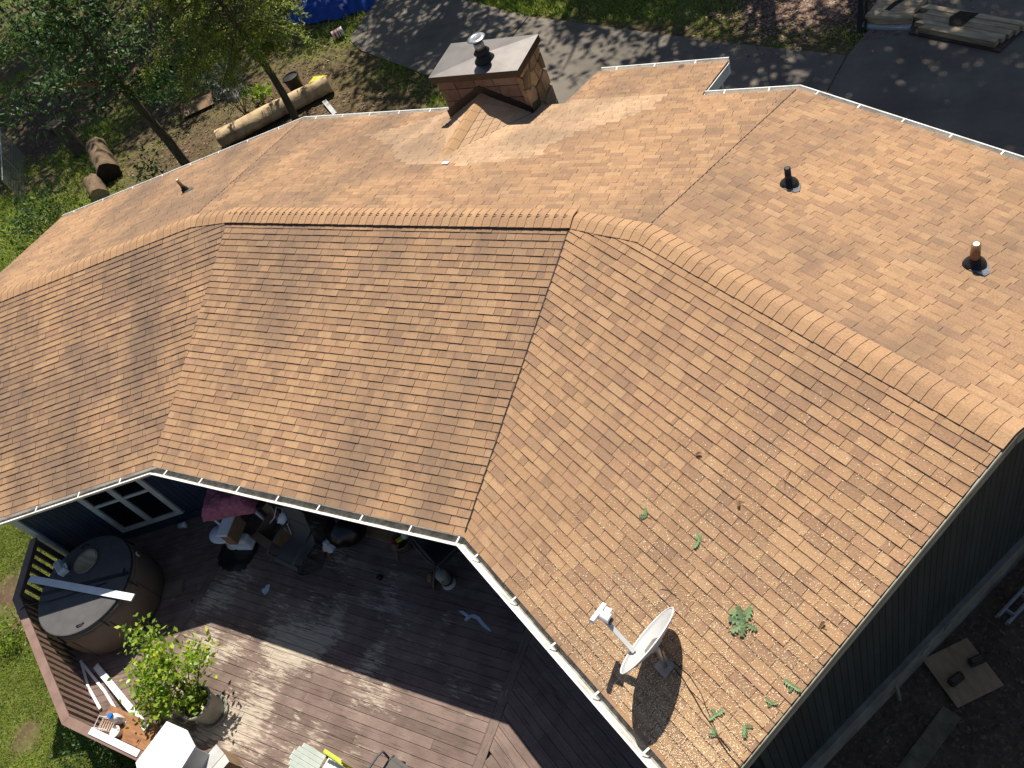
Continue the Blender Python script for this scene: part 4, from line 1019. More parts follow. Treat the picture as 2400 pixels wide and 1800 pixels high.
# toppled paint bucket
t = thing('paint_bucket', 'white paint bucket with red marks lying at the driveway edge', 'bucket', (-19.5, 20.5, .36), R(38))
RB = Matrix.Rotation(R(90), 3, 'Y')
MB().lathe([(.135, -.19), (.150, .17), (.162, .17), (.162, .19), (.145, .19), (.132, -.17), (0, -.17)], 22, (0, 0, 0), RB).build('bucket_body', 'white', t, True)
for k, (x_, m_, w_) in enumerate(((-.09, 'red', .05), (.02, 'black', .025), (.09, 'red', .03))):
    MB().lathe([(.1475+x_*.03, x_-w_/2), (.1485+x_*.03, x_+w_/2)], 22, (0, 0, 0), RB).build('label_band', m_, t)
MB().tube([Vector((.16, .155*math.cos(a), .155*math.sin(a)+.0)) for a in np.linspace(.4, 2.7, 9)], .004, 5).build('handle', 'metal', t)
# sawn wood slabs on the right of the driveway
t = thing('wood_slab_stack', 'stack of thick sawn live-edge planks on the dark driveway', 'lumber', (-1.62, 18.6, .212), R(-27))
for i in range(5):
    n = 9; yy = -.16*i; off_ = .12*math.sin(i*1.7); V = []; L0, L1 = -.25+off_+(.3 if i > 2 else 0), 1.95-.05*i
    q = [(L0+random.uniform(-.06, .06), yy-.152), (L1, yy-.152), (L1, yy), (L0+.06, yy)]
    MB().prism(q, .05, .17+random.uniform(-.012, .012)).build('plank', 'oldwood', t, bevel=.008)
MB().prism([(-.1, -.85), (1.9, -.85), (1.9, .05), (-.1, .05)], 0, .05).build('bearer', 'brownplank', t)
MB().prism([(.62, -.55), (.86, -.50), (.95, -.02), (.55, -.05), (.48, -.3)], .1825, .186).build('burnt_patch', 'moss', t)
t = thing('wood_slab', 'rough pale wood slab with dark cracks at the top right', 'lumber', (-2.45, 18.75, .212), R(-12))
q = [(-.52, -.45), (-.2, -.55), (.2, -.52), (.5, -.48), (.46, -.1), (.55, .3), (.42, .75), (.1, .9), (-.3, .8), (-.5, .4), (-.45, 0)]
MB().prism(q, .06, .22).build('slab_body', 'oldwood', t, bevel=.02)
MB().prism([(-.05, -.25), (.02, -.05), (.20, .25), (.12, .28), (-.08, .05), (-.16, -.22)], .2215, .225).build('crack', 'moss', t)
MB().prism([(-.56, -.62), (.5, -.62), (.5, -.40), (-.56, -.40)], 0, .055).build('backing_board', 'lightgrey', t)
t = thing('dark_gatepost', 'dark leaning timber beside the rough wood slab', 'post', (-3.12, 18.1, .2))
MB().beam((0, 0, 0), (-.12, 1.2, .55), .10, .12).build('timber', 'black', t); MB().beam((.12, .05, 0), (0, 1.2, .5), .05, .10).build('batten', 'moss', t)

# ------------------------------------------------------------------ on the roof
t = thing('satellite_dish', 'grey satellite dish on a mast near the right eave', 'satellite dish', NEAR[2].P(*NEAR[2].uv((-2.47, 2.42)), .01))
base = t.location.copy()
Cn = Vector((-2.586, 2.499, 3.839))-base; m_ = Vector((.239, .95, -.196)).normalized(); b_ = Vector((-.735, .305, .586)); b_ = (b_-m_*b_.dot(m_)).normalized(); w_ = m_.cross(b_)
V = []; rings, seg = 7, 40; a_, c_ = .425, .295
for side in (0, 1):
    for i in range(rings):
        rr = i/(rings-1)
        for j in range(seg):
            th = 2*math.pi*j/seg; V.append(Cn+m_*a_*rr*math.cos(th)+w_*c_*rr*math.sin(th)+b_*(.085*rr*rr-.085-(.008 if side else 0)))
F = []
for side in (0, 1):
    k = side*rings*seg
    for i in range(rings-1):
        for j in range(seg):
            q = (k+i*seg+j, k+(i+1)*seg+j, k+(i+1)*seg+(j+1) % seg, k+i*seg+(j+1) % seg); F.append(q if side else q[::-1])
k = rings*seg
F += [((rings-1)*seg+j, (rings-1)*seg+(j+1) % seg, k+(rings-1)*seg+(j+1) % seg, k+(rings-1)*seg+j) for j in range(seg)]
MB().add(V, F).build('reflector', 'lightgrey', t, True)
rim = [Cn+m_*a_*math.cos(th)+w_*c_*math.sin(th) for th in np.linspace(0, 2*math.pi, 49)]
MB().tube(rim, .008, 6, False).build('rim', 'white', t, True)
lnb = Vector((-3.085, 2.595, 3.956))-base
foot = Cn-m_*.10+w_*(.22 if (Cn+w_*.22).z < Cn.z else -.22)-b_*.02
MB().beam(foot, lnb-Vector((0, 0, .06)), .05, .045).build('feed_arm', 'lightgrey', t, bevel=.006)
xl = (Cn-lnb).normalized(); Rl = Matrix((xl, m_, xl.cross(m_))).transposed()
MB().box(lnb-xl*.03, (.05, .24, .07), Rl).build('feed_head', 'white', t, bevel=.01)
MB().tube([lnb, lnb+xl*.10], [.045, .055], 14).build('feed_horn', 'white', t); MB().tube([lnb+m_*.075, lnb+m_*.075+xl*.07], [.03, .036], 12).build('feed_horn', 'white', t)
MB().box(lnb-Vector((0, 0, .05))+xl*.04, (.15, .06, .05), Rl).build('feed_bracket', 'vinyl', t)
bk = Cn-b_*.10
MB().tube([Vector((0, 0, 0)), Vector((0, 0, .16)), bk+Vector((.02, 0, -.06)), bk], .024, 10).build('mast', 'galv', t, True)
MB().box(bk+b_*.02, (.05, .16, .14), Matrix((b_, m_, w_)).transposed()).build('back_bracket', 'galv', t, bevel=.005)
sN = NEAR[2]; MB().box(Vector((0, 0, .012)), (.17, .17, .012), Matrix((sN.t, sN.N.cross(sN.t), sN.N)).transposed()).build('foot_plate', 'galv', t)
MB().tube([Vector((.05, .0, .02)), bk+Vector((.05, .02, -.12))], .009, 6).build('strut', 'galv', t)
def on_roof(x, y, h=.012): s = NEAR[2]; return s.P(*s.uv((x, y)), h)
pts = [(-2.42, 2.45), (-2.27, 2.36), (-2.12, 2.22), (-1.99, 2.09), (-1.86, 1.98), (-1.78, 1.89), (-1.68, 1.80), (-1.56, 1.73), (-1.53, 1.60), (-1.50, 1.50)]
o = MB().tube([on_roof(a, b, .016+.006*(i % 2)) for i, (a, b) in enumerate(pts)], .0055, 6).build('cable', 'wire', None, True); tag(o, 'thin dark cable running from the dish to the gable edge', 'cable')
o = MB().tube([on_roof(a+.03+.05*math.sin(i), b+.03, .016) for i, (a, b) in enumerate(pts[:7])], .004, 6).build('cable', 'wire', None, True); tag(o, 'second thin cable looping beside the dish cable', 'cable')
# oak leaves fallen on the shingles
def oak_leaf_poly(L, lobes=4):
    pts = [(0, 0)]; side = []
    for i in range(lobes):
        t0 = (i+.35)/lobes; side += [(L*(t0-.11), .08*L), (L*t0, L*(.27 if i in (1, 2) else .19)), (L*(t0+.10), .24*L if i in (1, 2) else .15*L)]
    top = side; return pts+top+[(L, 0)]+[(x_, -y_) for x_, y_ in reversed(top)]
def fallen(name, label, xy, leaf_list, mat='leafE', cat='leaf'):
    p0 = on_roof(*xy); t = thing(name, label, cat, p0); s = NEAR[2]; e1 = s.t; e2 = s.N.cross(s.t)
    mats = MAT[mat]
    for ox, oy, ang, L, curl in leaf_list:
        poly = oak_leaf_poly(L); V = []
        for x_, y_ in poly:
            a = x_*math.cos(ang)-y_*math.sin(ang)+ox; b = x_*math.sin(ang)+y_*math.cos(ang)+oy
            V.append(e1*a+e2*b+s.N*(.006+curl*abs(y_)*1.4+curl*.5*x_))
        n = len(V); mid = [e1*(x_*math.cos(ang)+ox)+e2*(x_*math.sin(ang)+oy)+s.N*(.004+curl*.5*x_) for x_ in np.linspace(0, L, 5)]
        k = random.uniform(.6, 1.35); MB().add(V+[v-s.N*.0015 for v in V], [tuple(range(n))]+[(i, n+i, n+(i+1) % n, (i+1) % n) for i in range(n)], (k, k, k*.95)).build('leaf_blade', mat, t)
    stem = leaf_list[0]; MB().tube([s.N*.008, e1*.06+e2*.03+s.N*.012], .003, 5).build('stem', 'dryleaf', t)
fallen('oak_twig', 'large pale green oak leaf cluster right of the dish', (-1.76, 2.97), [(0, 0, 2.6, .17, .25), (0, 0, 3.6, .16, .2), (0, .02, 1.8, .16, .3), (.01, -.01, 4.4, .15, .2), (.02, 0, 5.1, .13, .25), (.03, .01, .2, .12, .2), (0, 0, 3.1, .18, .1)])
for lab, xy, L in (('single oak leaf high on the right slope', (-3.04, 3.88), .10), ('folded dark green oak leaf above the dish', (-2.38, 3.70), .10), ('small oak leaf sprig nearest the cable', (-1.86, 2.10), .10),
                   ('green oak leaf close to the lower gable edge', (-1.57, 2.07), .11), ('pale curled oak leaf lying against the cable', (-1.83, 1.92), .08), ('long green leaf at the gable edge', (-1.20, 2.50), .10), ('small three-lobed leaf by the gable edge', (-1.36, 2.31), .075)):
    fallen('oak_leaf', lab, xy, [(0, 0, random.uniform(0, 6), L, .3), (0, 0, random.uniform(0, 6), L*.8, .35), (0, 0, random.uniform(0, 6), L*.7, .2)])
for lab, xy in (('curled russet dead leaf nearest the gable edge', (-1.05, 3.05)), ('pale dead leaf high on the right slope', (-2.05, 4.15)), ('brown dead leaf far up the right slope', (-2.62, 4.6))):
    fallen('dead_leaf', lab, xy, [(0, 0, random.uniform(0, 6), .075, .6)], 'dryleaf')
# pale catkin litter on the right slope, thicker towards the gable corner
n = 110000; s = NEAR[2]; uv = s.uv
U_ = rng.uniform(-6.2, UR-.03, n); V_ = rng.uniform(.02, 4.1, n)
dens = np.exp(-V_/1.15)*np.clip((U_+5.6)/3.2, 0, 1)*(.55+.45*(vnoise(U_, V_, 2.2)*.5+.5))*1.15
keep = rng.uniform(0, 1, n) < dens; U_, V_ = U_[keep], V_[keep]
vb_ = s.uv(VR); k = U_ > -6.2; n = len(U_)
a = rng.uniform(0, 3.14, n); L = rng.uniform(.003, .008, n); wd = rng.uniform(.002, .004, n)
tt = np.array(s.t); dn_ = np.array(s.N.cross(s.t)); NNn = np.array(s.N)
hh = .0145-((V_+.03) % EXPO)/EXPO*.0105+.004
C0 = np.stack([np.array(s.P(float(u), float(v), float(h))) for u, v, h in zip(U_, V_, hh)])
e1 = np.cos(a)[:, None]*tt+np.sin(a)[:, None]*dn_; e2 = -np.sin(a)[:, None]*tt+np.cos(a)[:, None]*dn_
VV = np.stack([C0-e1*L[:, None]-e2*wd[:, None], C0+e1*L[:, None]-e2*wd[:, None], C0+e1*L[:, None]+e2*wd[:, None], C0-e1*L[:, None]+e2*wd[:, None]], 1).reshape(-1, 3)
cb_ = np.array([[.70, .56, .36]])*rng.uniform(.7, 1.25, n)[:, None]
MAT['litter_pale'] = node_mat('catkin_litter', None, attr='Col', rough=.9)
tag(tri_cloud('catkin_litter', 'litter_pale', VV, np.arange(4*n).reshape(n, 4), cb_), 'pale oak catkin bits sprinkled over the right slope', 'litter', kind='stuff')
# scrap of shingle below the cricket
s = FAR[1]; t = MB(); u, v = s.uv((-8.37, 9.62)); q = [s.P(u+a, v+b, .03) for a, b in ((-.06, -.05), (.07, -.06), (.05, .06), (-.07, .04))]
tag(t.slab(q, s.N, .006).build('shingle_scrap', 'white'), 'small white scrap lying upslope of the cricket', 'scrap')
for lab, (x_, y_), a in (('thin bare twig above the dish', (-2.7, 3.15), .4), ('thin twig lying beside the oak leaf cluster', (-1.9, 2.85), 1.2), ('curved twig on the upper right slope', (-1.6, 4.3), 2.0)):
    p = on_roof(x_, y_, .014); s = NEAR[2]; e1 = s.t*math.cos(a)+s.N.cross(s.t)*math.sin(a); e2 = s.N.cross(e1)
    tag(MB().tube([p, p+e1*.09+e2*.02, p+e1*.2-e2*.01], .003, 5).build('twig', 'bark'), lab, 'twig')

# ------------------------------------------------------------------ on the deck
# hot tub
t = thing('hot_tub', 'round tan hot tub with a grey vinyl cover in the deck corner', 'hot tub', (-13.08, 1.62, DZ))
MB().lathe([(.90, .01), (.945, .06), (.96, .40), (.95, .72), (.935, .80)], 56).build('skirt', 'tubskirt', t, True)
MB().lathe([(.935, .795), (.945, .81), (.945, .84), (.90, .85), (.86, .845)], 56).build('shell_rim', 'tubskirt', t, True)
ca_ = R(26)
for sg in (-1, 1):
    n = 26; poly = []
    for i in range(n+1):
        th = ca_+(0 if sg > 0 else math.pi)+math.pi*i/n; poly.append((.925*math.cos(th)-math.sin(ca_)*.008*sg, .925*math.sin(th)+math.cos(ca_)*.008*sg))
    MB().prism(poly, .842, .905).build('cover_half', 'vinyl', t, bevel=.02)
MB().beam((-.9*math.cos(ca_), -.9*math.sin(ca_), .909), (.9*math.cos(ca_), .9*math.sin(ca_), .909), .07, .006).build('hinge_strip', 'black', t)
for th in (.3, 1.3, -.5, -1.4, 2.6):
    c_, s_ = math.cos(th), math.sin(th); MB().beam((c_*.935, s_*.935, .90), (c_*.962, s_*.962, .66), .035, .006, (-s_, c_, 0)).build('strap', 'black', t)
th = .95; MB().tube([(math.cos(th)*.95, math.sin(th)*.95, .74), (math.cos(th)*.972, math.sin(th)*.972, .74)], .05, 18).build('badge', 'white', t)
MB().tube([(math.cos(th)*.97, math.sin(th)*.97, .74), (math.cos(th)*.975, math.sin(th)*.975, .74)], .035, 18).build('badge_centre', 'navy', t)
for i in range(8):
    a = i*math.pi/4+.35; c_, s_ = math.cos(a), math.sin(a); MB().beam((c_*.958, s_*.958, .05), (c_*.962, s_*.962, .72), .012, .008, (-s_, c_, 0)).build('panel_joint', 'brownplank', t)
for a in (-.9, .5, 2.3): MB().tube([(math.cos(a-.09)*.80, math.sin(a-.09)*.80, .905), (math.cos(a-.05)*.82, math.sin(a-.05)*.82, .935), (math.cos(a+.05)*.82, math.sin(a+.05)*.82, .935), (math.cos(a+.09)*.80, math.sin(a+.09)*.80, .905)], .012, 7).build('cover_handle', 'black', t, True)
MB().tube([(.922*math.cos(a), .922*math.sin(a), .885) for a in np.linspace(0, 2*math.pi, 57)], .012, 6, False).build('cover_piping', 'black', t, True)
MB().box((1.02, .55, .03), (.40, .26, .06), Matrix.Rotation(.5, 3, 'Z')).build('step_flap', 'tubskirt', t)
t = thing('round_lid', 'round pale grey lid lying on the hot tub cover', 'lid', (-13.36, 1.98, DZ+.906))
MB().lathe([(.225, 0), (.235, .012), (.222, .026), (.16, .02), (0, .018)], 36).build('lid_body', 'pot', t, True)
MB().lathe([(.236, .008), (.236, .026), (.222, .030), (.218, .024)], 36).build('rim', 'oldwood', t, True)
t = thing('pump_box', 'small white appliance box beside the round lid', 'appliance', (-13.75, 1.73, DZ+.906), R(-25))
MB().box((0, 0, .07), (.30, .15, .14)).build('case', 'white', t, bevel=.015); MB().box((0, .0, .155), (.26, .11, .03)).build('top_panel', 'lightgrey', t, bevel=.008)
MB().box((-.05, -.10, .05), (.16, .06, .08)).build('front_unit', 'vinyl', t, bevel=.01); MB().tube([(.05, .08, .12), (.10, .13, .16), (.16, .10, .12)], .02, 8).build('hose', 'lightgrey', t)
o = MB().beam((-14.33, 1.39, RT+.015), (-11.80, 1.66, DZ+.93), .125, .028).build('white_board', 'white', None, bevel=.003); tag(o, 'long white board laid across the hot tub from the railing', 'board')
o = MB().tube([Vector(p) for p in ((-14.05, .74, RT-.25), (-14.12, .80, RT-.02), (-14.0, .95, RT+.02), (-13.5, 1.2, DZ+.93), (-13.0, 1.5, DZ+.915), (-12.6, 1.75, DZ+.915))], .010, 7).build('black_cable', 'wire', None, True); tag(o, 'black cable looping over the railing onto the tub cover', 'cable')
# pink insulation on a small white table
t = thing('side_table', 'small white table under the pink insulation', 'table', (-11.15, 3.72, DZ), R(30))
MB().box((0, 0, .80), (.80, .50, .035)).build('top', 'white', t, bevel=.004)
for a, b in ((-1, -1), (1, -1), (1, 1), (-1, 1)): MB().box((a*.36, b*.21, .39), (.045, .045, .78)).build('leg', 'white', t)
MB().box((0, -.225, .74), (.70, .02, .08)).build('apron', 'white', t)
t = thing('insulation_bundle', 'fluffy pink insulation batt on the white table', 'insulation', (-11.10, 3.78, DZ+.82), R(22))
V = []; n = 16
for i in range(n+1):
    for j in range(n+1):
        a, b = i/n*2-1, j/n*2-1; e = max(abs(a), abs(b)); V.append((a*.52*(1+random.uniform(-.03, .03)), b*.40*(1+random.uniform(-.03, .03)), .30*(1-e**6)*(1+random.uniform(-.10, .10))+.02*math.sin(a*9)*math.sin(b*7)))
MB().add(V, [(i*(n+1)+j, (i+1)*(n+1)+j, (i+1)*(n+1)+j+1, i*(n+1)+j+1) for i in range(n) for j in range(n)]).build('batt', 'pink', t, True)
t = thing('cup', 'pale blue cup lying at the foot of the left wall', 'cup', (-12.72, 3.30, DZ+.06), R(20))
MB().lathe([(.05, -.08), (.06, .08), (.052, .08), (.044, -.07), (0, -.07)], 18, (0, 0, 0), Matrix.Rotation(R(80), 3, 'Y')).build('cup_body', 'paintspill', t, True)
MB().lathe([(.062, .075), (.066, .085), (.0, .09)], 18, (0, 0, 0), Matrix.Rotation(R(80), 3, 'Y')).build('cup_lid', 'white', t, True)
# toilet
crumple('plastic_bag', 'black plastic bag spread under the toilet', 'bag', (-11.16, 3.10, DZ+.002), (.80, .72, .045), 'blackbag', 12, 14, round_=.8)
t = thing('toilet', 'discarded white ceramic toilet standing on a black bag', 'toilet', (-11.15, 3.26, DZ+.045), math.atan2(-.10, -.45))
# local +x = forward
MB().lathe([(.13, 0), (.135, .03), (.10, .12), (.11, .22), (.175, .33), (.20, .375), (.19, .385), (0, .385)], 28, (.14, 0, 0), None, 1.25, .95).build('bowl', 'ceramic', t, True)
MB().box((-.12, 0, .13), (.30, .20, .26)).build('pedestal', 'ceramic', t, bevel=.05)
MB().box((-.13, 0, .025), (.34, .26, .05)).build('foot', 'ceramic', t, bevel=.02)
MB().lathe([(.0, 0), (.205, 0), (.215, .012), (.205, .032), (.0, .040)], 30, (.15, 0, .388), None, 1.22, .92).build('seat_lid', 'ceramic', t, True)
MB().box((-.20, 0, .56), (.19, .44, .34)).build('tank', 'card', t, bevel=.02)
MB().box((-.20, 0, .75), (.22, .48, .045)).build('tank_lid', 'ceramic', t, bevel=.012)
MB().tube([(-.09, .16, .66), (-.06, .16, .66), (-.05, .10, .65)], .009, 6).build('flush_lever', 'metal', t)
# swivel sling chair
def sling_chair(name, label, loc, rz, base='ring', fabric='sling', scale=1.0):
    t = thing(name, label, 'chair', loc, rz); prof = [(-.33, .375), (-.28, .425), (-.10, .43), (.10, .395), (.20, .42), (.27, .55), (.33, .75), (.40, .95), (.44, 1.06)]
    V = [(x_, y_, z_) for y_, z_ in prof for x_ in (-.25, .25)]; n = len(prof)
    V2 = [(x_, y_+.004, z_-.008) for x_, y_, z_ in V]
    MB().add(V+V2, [(2*i, 2*i+1, 2*i+3, 2*i+2) for i in range(n-1)]+[(2*n+2*i, 2*n+2*i+2, 2*n+2*i+3, 2*n+2*i+1) for i in range(n-1)]).build('sling', fabric, t, True)
    for sx in (-1, 1):
        MB().tube([(sx*.265, y_, z_) for y_, z_ in prof], .014, 8).build('side_rail', 'vinyl', t, True)
        MB().tube([(sx*.29, .31, .66), (sx*.32, .10, .66), (sx*.32, -.22, .64), (sx*.31, -.30, .60), (sx*.28, -.27, .42)], .017, 8).build('arm', 'vinyl', t, True)
    MB().tube([(-.265, -.28, .42), (.265, -.28, .42)], .012, 6).build('cross_bar', 'vinyl', t); MB().tube([(-.265, .33, .75), (.265, .33, .75)], .012, 6).build('cross_bar', 'vinyl', t)
    if base == 'ring':
        MB().tube([(.31*math.cos(a), .31*math.sin(a), .018) for a in np.linspace(0, 2*math.pi, 33)], .016, 7, False).build('base_ring', 'vinyl', t, True)
        MB().tube([(0, 0, .02), (0, 0, .38)], .03, 12).build('swivel_post', 'vinyl', t)
        for a in (0, math.pi/2): MB().tube([(-.31*math.cos(a), -.31*math.sin(a), .02), (0, 0, .07), (.31*math.cos(a), .31*math.sin(a), .02)], .013, 6).build('base_spoke', 'vinyl', t)
    else:
        for sx in (-1, 1):
            MB().tube([(sx*.28, -.27, .42), (sx*.28, -.33, .0)], .014, 6).build('leg', 'vinyl', t); MB().tube([(sx*.28, .20, .42), (sx*.28, .36, .0)], .014, 6).build('leg', 'vinyl', t)
    return t
sling_chair('swivel_chair', 'grey sling swivel chair with round base under the eave', (-9.62, 3.32, DZ), R(-8))
sling_chair('patio_chair', 'black sling patio chair in the shade under the right bend', (-7.05, 3.98, DZ), R(62), 'legs', 'black')
sling_chair('patio_chair', 'taupe sling chair cut off by the bottom edge', (-6.15, .55, DZ), R(168), 'legs', 'sling')
# boxes and junk
def openbox(name, label, loc, size, rz, tilt=0.0, cat='box'):
    t = thing(name, label, cat, loc, rz); t.rotation_euler = (tilt, 0, rz); a, b, h = size; th = .006
    MB().box((0, 0, th/2), (a, b, th)).build('bottom', 'card', t)
    for sx in (-1, 1): MB().box((sx*a/2, 0, h/2), (th, b, h)).build('side', 'card', t); MB().box((0, sx*b/2, h/2), (a, th, h)).build('side', 'card', t)
    MB().box((0, -b/2-.07, h+.02), (a, .15, th), Matrix.Rotation(R(-25), 3, 'X')).build('flap', 'card', t); MB().box((0, b/2+.07, h+.03), (a, .15, th), Matrix.Rotation(R(35), 3, 'X')).build('flap', 'card', t)
    return t
openbox('cardboard_box', 'open cardboard box between toilet and swivel chair', (-10.42, 3.62, DZ), (.48, .36, .36), R(-14), R(8))
openbox('cardboard_box', 'narrow cardboard box standing beside the pink insulation', (-10.62, 3.95, DZ), (.24, .22, .70), R(12))
t = thing('tool_tangle', 'tangle of white tubing and a red-handled tool in the box', 'tools', (-10.3, 3.68, DZ+.30))
MB().tube([(-.16, -.05, .10), (-.03, .02, .20), (.02, .18, .34), (.10, .22, .20), (.22, .02, .12), (.36, -.14, .02)], .010, 7).build('white_tube', 'white', t, True)
MB().tube([(-.2, .22, .28), (-.02, .04, .14), (.25, -.10, .06)], .009, 6).build('pale_tube', 'lightgrey', t); MB().tube([(-.14, -.02, .12), (-.05, .10, .20), (.02, .16, .17)], .018, 8).build('red_handle', 'red', t, True)
crumple('white_rag', 'white rag hanging by the swivel chair back', 'rag', (-9.98, 3.74, DZ+.62), (.22, .30, .16), 'white', 21, 8)
t = thing('garbage_bag', 'full black garbage bag slumped against the wall', 'bag', (-9.0, 3.90, DZ))
V = []; n, m = 20, 10
for i in range(m):
    a = math.pi*i/(m-1)*.96
    for j in range(n):
        th = 2*math.pi*j/n; k = 1+random.uniform(-.10, .10); V.append((.36*math.sin(a)*math.cos(th)*k, .33*math.sin(a)*math.sin(th)*k, .28*(1-math.cos(a))*1.02))
MB().add(V, [(i*n+j, i*n+(j+1) % n, (i+1)*n+(j+1) % n, (i+1)*n+j) for i in range(m-1) for j in range(n)]).build('bag_body', 'blackbag', t, True)
MB().tube([(0, 0, .55), (.02, .02, .62), (.06, .0, .66)], [.05, .03, .06], 8).build('bag_neck', 'blackbag', t)
crumple('paper_wrapper', 'crumpled white wrapper against the black garbage bag', 'wrapper', (-9.32, 3.66, DZ+.02), (.22, .30, .20), 'white', 22, 8)
o = MB().beam((-9.35, 3.52, DZ+.02), (-9.15, 3.40, DZ+.015), .028, .028).build('orange_stick', 'orange'); tag(o, 'short orange stick lying under the swivel chair', 'stick')
t = thing('door_threshold_board', 'pale board laid flat along the middle wall', 'board', (-8.72, 4.06, DZ+.004), R(-2))
MB().box((0, 0, .012), (1.10, .22, .02)).build('board', 'ply', t); 
for x_ in (-.35, .40): MB().tube([(x_, .02, .022), (x_, .02, .024)], .014, 10).build('screw_hole', 'black', t)
t = thing('toy_basket', 'small basket of yellow and red toys below the eave', 'basket', (-7.92, 3.96, DZ), R(15))
MB().lathe([(.13, 0), (.17, .20), (.18, .21), (.16, .21), (.12, .02), (0, .02)], 20).build('basket_body', 'straw', t, True)
MB().box((.02, .02, .22), (.20, .07, .05), Matrix.Rotation(.6, 3, 'Z')).build('yellow_toy', 'yellow', t, bevel=.012); MB().box((-.13, -.02, .19), (.07, .06, .08)).build('red_toy', 'red', t, bevel=.012)
MB().lathe([(.0, 0), (.07, .02), (.06, .09), (0, .11)], 14, (.09, .06, .2)).build('clear_jar', 'lightgrey', t, True); MB().lathe([(.0, 0), (.075, .03), (.07, .10), (0, .13)], 14, (-.08, -.10, .12)).build('brown_toy', 'straw', t, True)
MB().tube([(-.09, -.16, .10), (-.07, -.28, .03)], .025, 8).build('toy_leg', 'straw', t)
t = thing('lantern_heater', 'grey canister heater with vents standing on dark planks', 'heater', (-6.86, 3.53, DZ), 0)
MB().lathe([(.115, 0), (.12, .02), (.115, .035)], 24).build('base', 'lightgrey', t, True); MB().lathe([(.098, .03), (.10, .09)], 24).build('lower_body', 'lightgrey', t, True); MB().lathe([(.099, .09), (.099, .14)], 24).build('vent_band', 'black', t, True)
MB().lathe([(.10, .14), (.10, .33), (.085, .36), (0, .365)], 24).build('upper_body', 'pot', t, True)
for a in (3.6, 4.4, 5.2): MB().tube([(math.cos(a)*.097, math.sin(a)*.097, .27), (math.cos(a)*.104, math.sin(a)*.104, .27)], .016, 10).build('vent_hole', 'black', t)
t = thing('straw_hat', 'brown straw sunhat tipped against the canister heater', 'hat', (-7.06, 3.50, DZ+.17)); t.rotation_euler = (R(20), R(-62), 0)
MB().lathe([(.19, -.01), (.12, .012), (.085, .015), (.078, .08), (.05, .10), (0, .105)], 26).build('hat_body', 'straw', t, True); MB().lathe([(.087, .018), (.086, .04)], 26).build('hat_band', 'brownplank', t)
q = [(-.30, .05), (-.22, .07), (-.10, .03), (-.02, .07), (.08, .05), (.20, -.02), (.34, -.09), (.35, -.12), (.20, -.08), (.06, .0), (-.04, .01), (-.10, -.07), (-.14, -.06), (-.13, .0), (-.24, .03)]
t = MB(); tag(t.prism([(-6.22+a, 3.10+b) for a, b in q], DZ+.0045, DZ+.007).build('paint_spill', 'paintspill'), 'pale blue paint smear on the planks by the right eave', 'paint')
for lab, (x_, y_), r_ in (('small white paint splash near the swivel chair', (-10.15, 2.62), .07), ):
    tag(MB().prism([(x_+r_*math.cos(a)*random.uniform(.5, 1.3), y_+r_*1.3*math.sin(a)*random.uniform(.5, 1.3)) for a in np.linspace(0, 6.0, 12)], DZ+.0045, DZ+.0065).build('paint_spot', 'paintspill'), lab, 'paint')
tag(MB().lathe([(.045, 0), (.05, .05), (.03, .07), (0, .07)], 14, (-8.1, 3.33, DZ+.003)).build('knob', 'black'), 'small dark knob lying on the planks below the basket', 'knob')  # dark knob lying loose on the planks
# potted citrus
t = thing('planter_pot', 'tall grey-green pot with saucer standing in the sun', 'pot', (-9.86, .60, DZ))
MB().lathe([(.25, 0), (.27, .05), (.26, .06), (.20, .02)], 32).build('saucer', 'pot', t, True)
MB().lathe([(.185, .02), (.20, .06), (.245, .46), (.265, .47), (.272, .50), (.262, .52), (.24, .52), (.232, .47), (.20, .44)], 32).build('pot_body', 'pot', t, True)
MB().lathe([(.236, .455), (.12, .47), (0, .475)], 24).build('soil', 'soil', t)
t = thing('citrus_shrub', 'bushy yellow-green citrus shrub growing from the grey pot', 'shrub', (-9.90, .60, DZ+.46))
tm = MB(); P = []
ends = [(-.15, .25, .55), (-.35, .1, .65), (-.55, .25, .55), (-.75, .2, .50), (-.95, .15, .35), (-.50, .45, .75), (-.72, .48, .80), (-.85, .50, .95), (.10, .40, .65), (.22, .55, .60), (-.10, .62, .50), (-.35, -.15, .55), (-.60, -.15, .40), (-.70, -.32, .15), (-.45, -.30, .25), (-.95, -.05, .12), (-.25, .35, .80), (-.6, .05, .75), (-.40, -.05, .30), (.02, .05, .18), (-.2, -.2, .35)]
for e in ends:
    pts = limb(tm, (0, 0, 0), e, .016, .004, .10); P.append(np.array(e)[None, :]+rng.normal(size=(80, 3))*np.array([.125, .125, .085])); P.append(np.array(pts[3])[None, :]+rng.normal(size=(16, 3))*.10)
P.append(rng.normal(size=(120, 3))*np.array([.09, .09, .05])+np.array([.02, .03, .12]))
tm.build('stems', 'bark', t); P = np.concatenate(P); v, f, c = leaves(P, .090, aspect=.52, bright=(.7, 1.7), flat=.6); yl = rng.uniform(0, 1, len(c)) < .25; c[yl] *= np.array([1.8, 1.4, 1.3]); tri_cloud('foliage', 'leafC', v, f, np.clip(c, 0, 3.2), t)
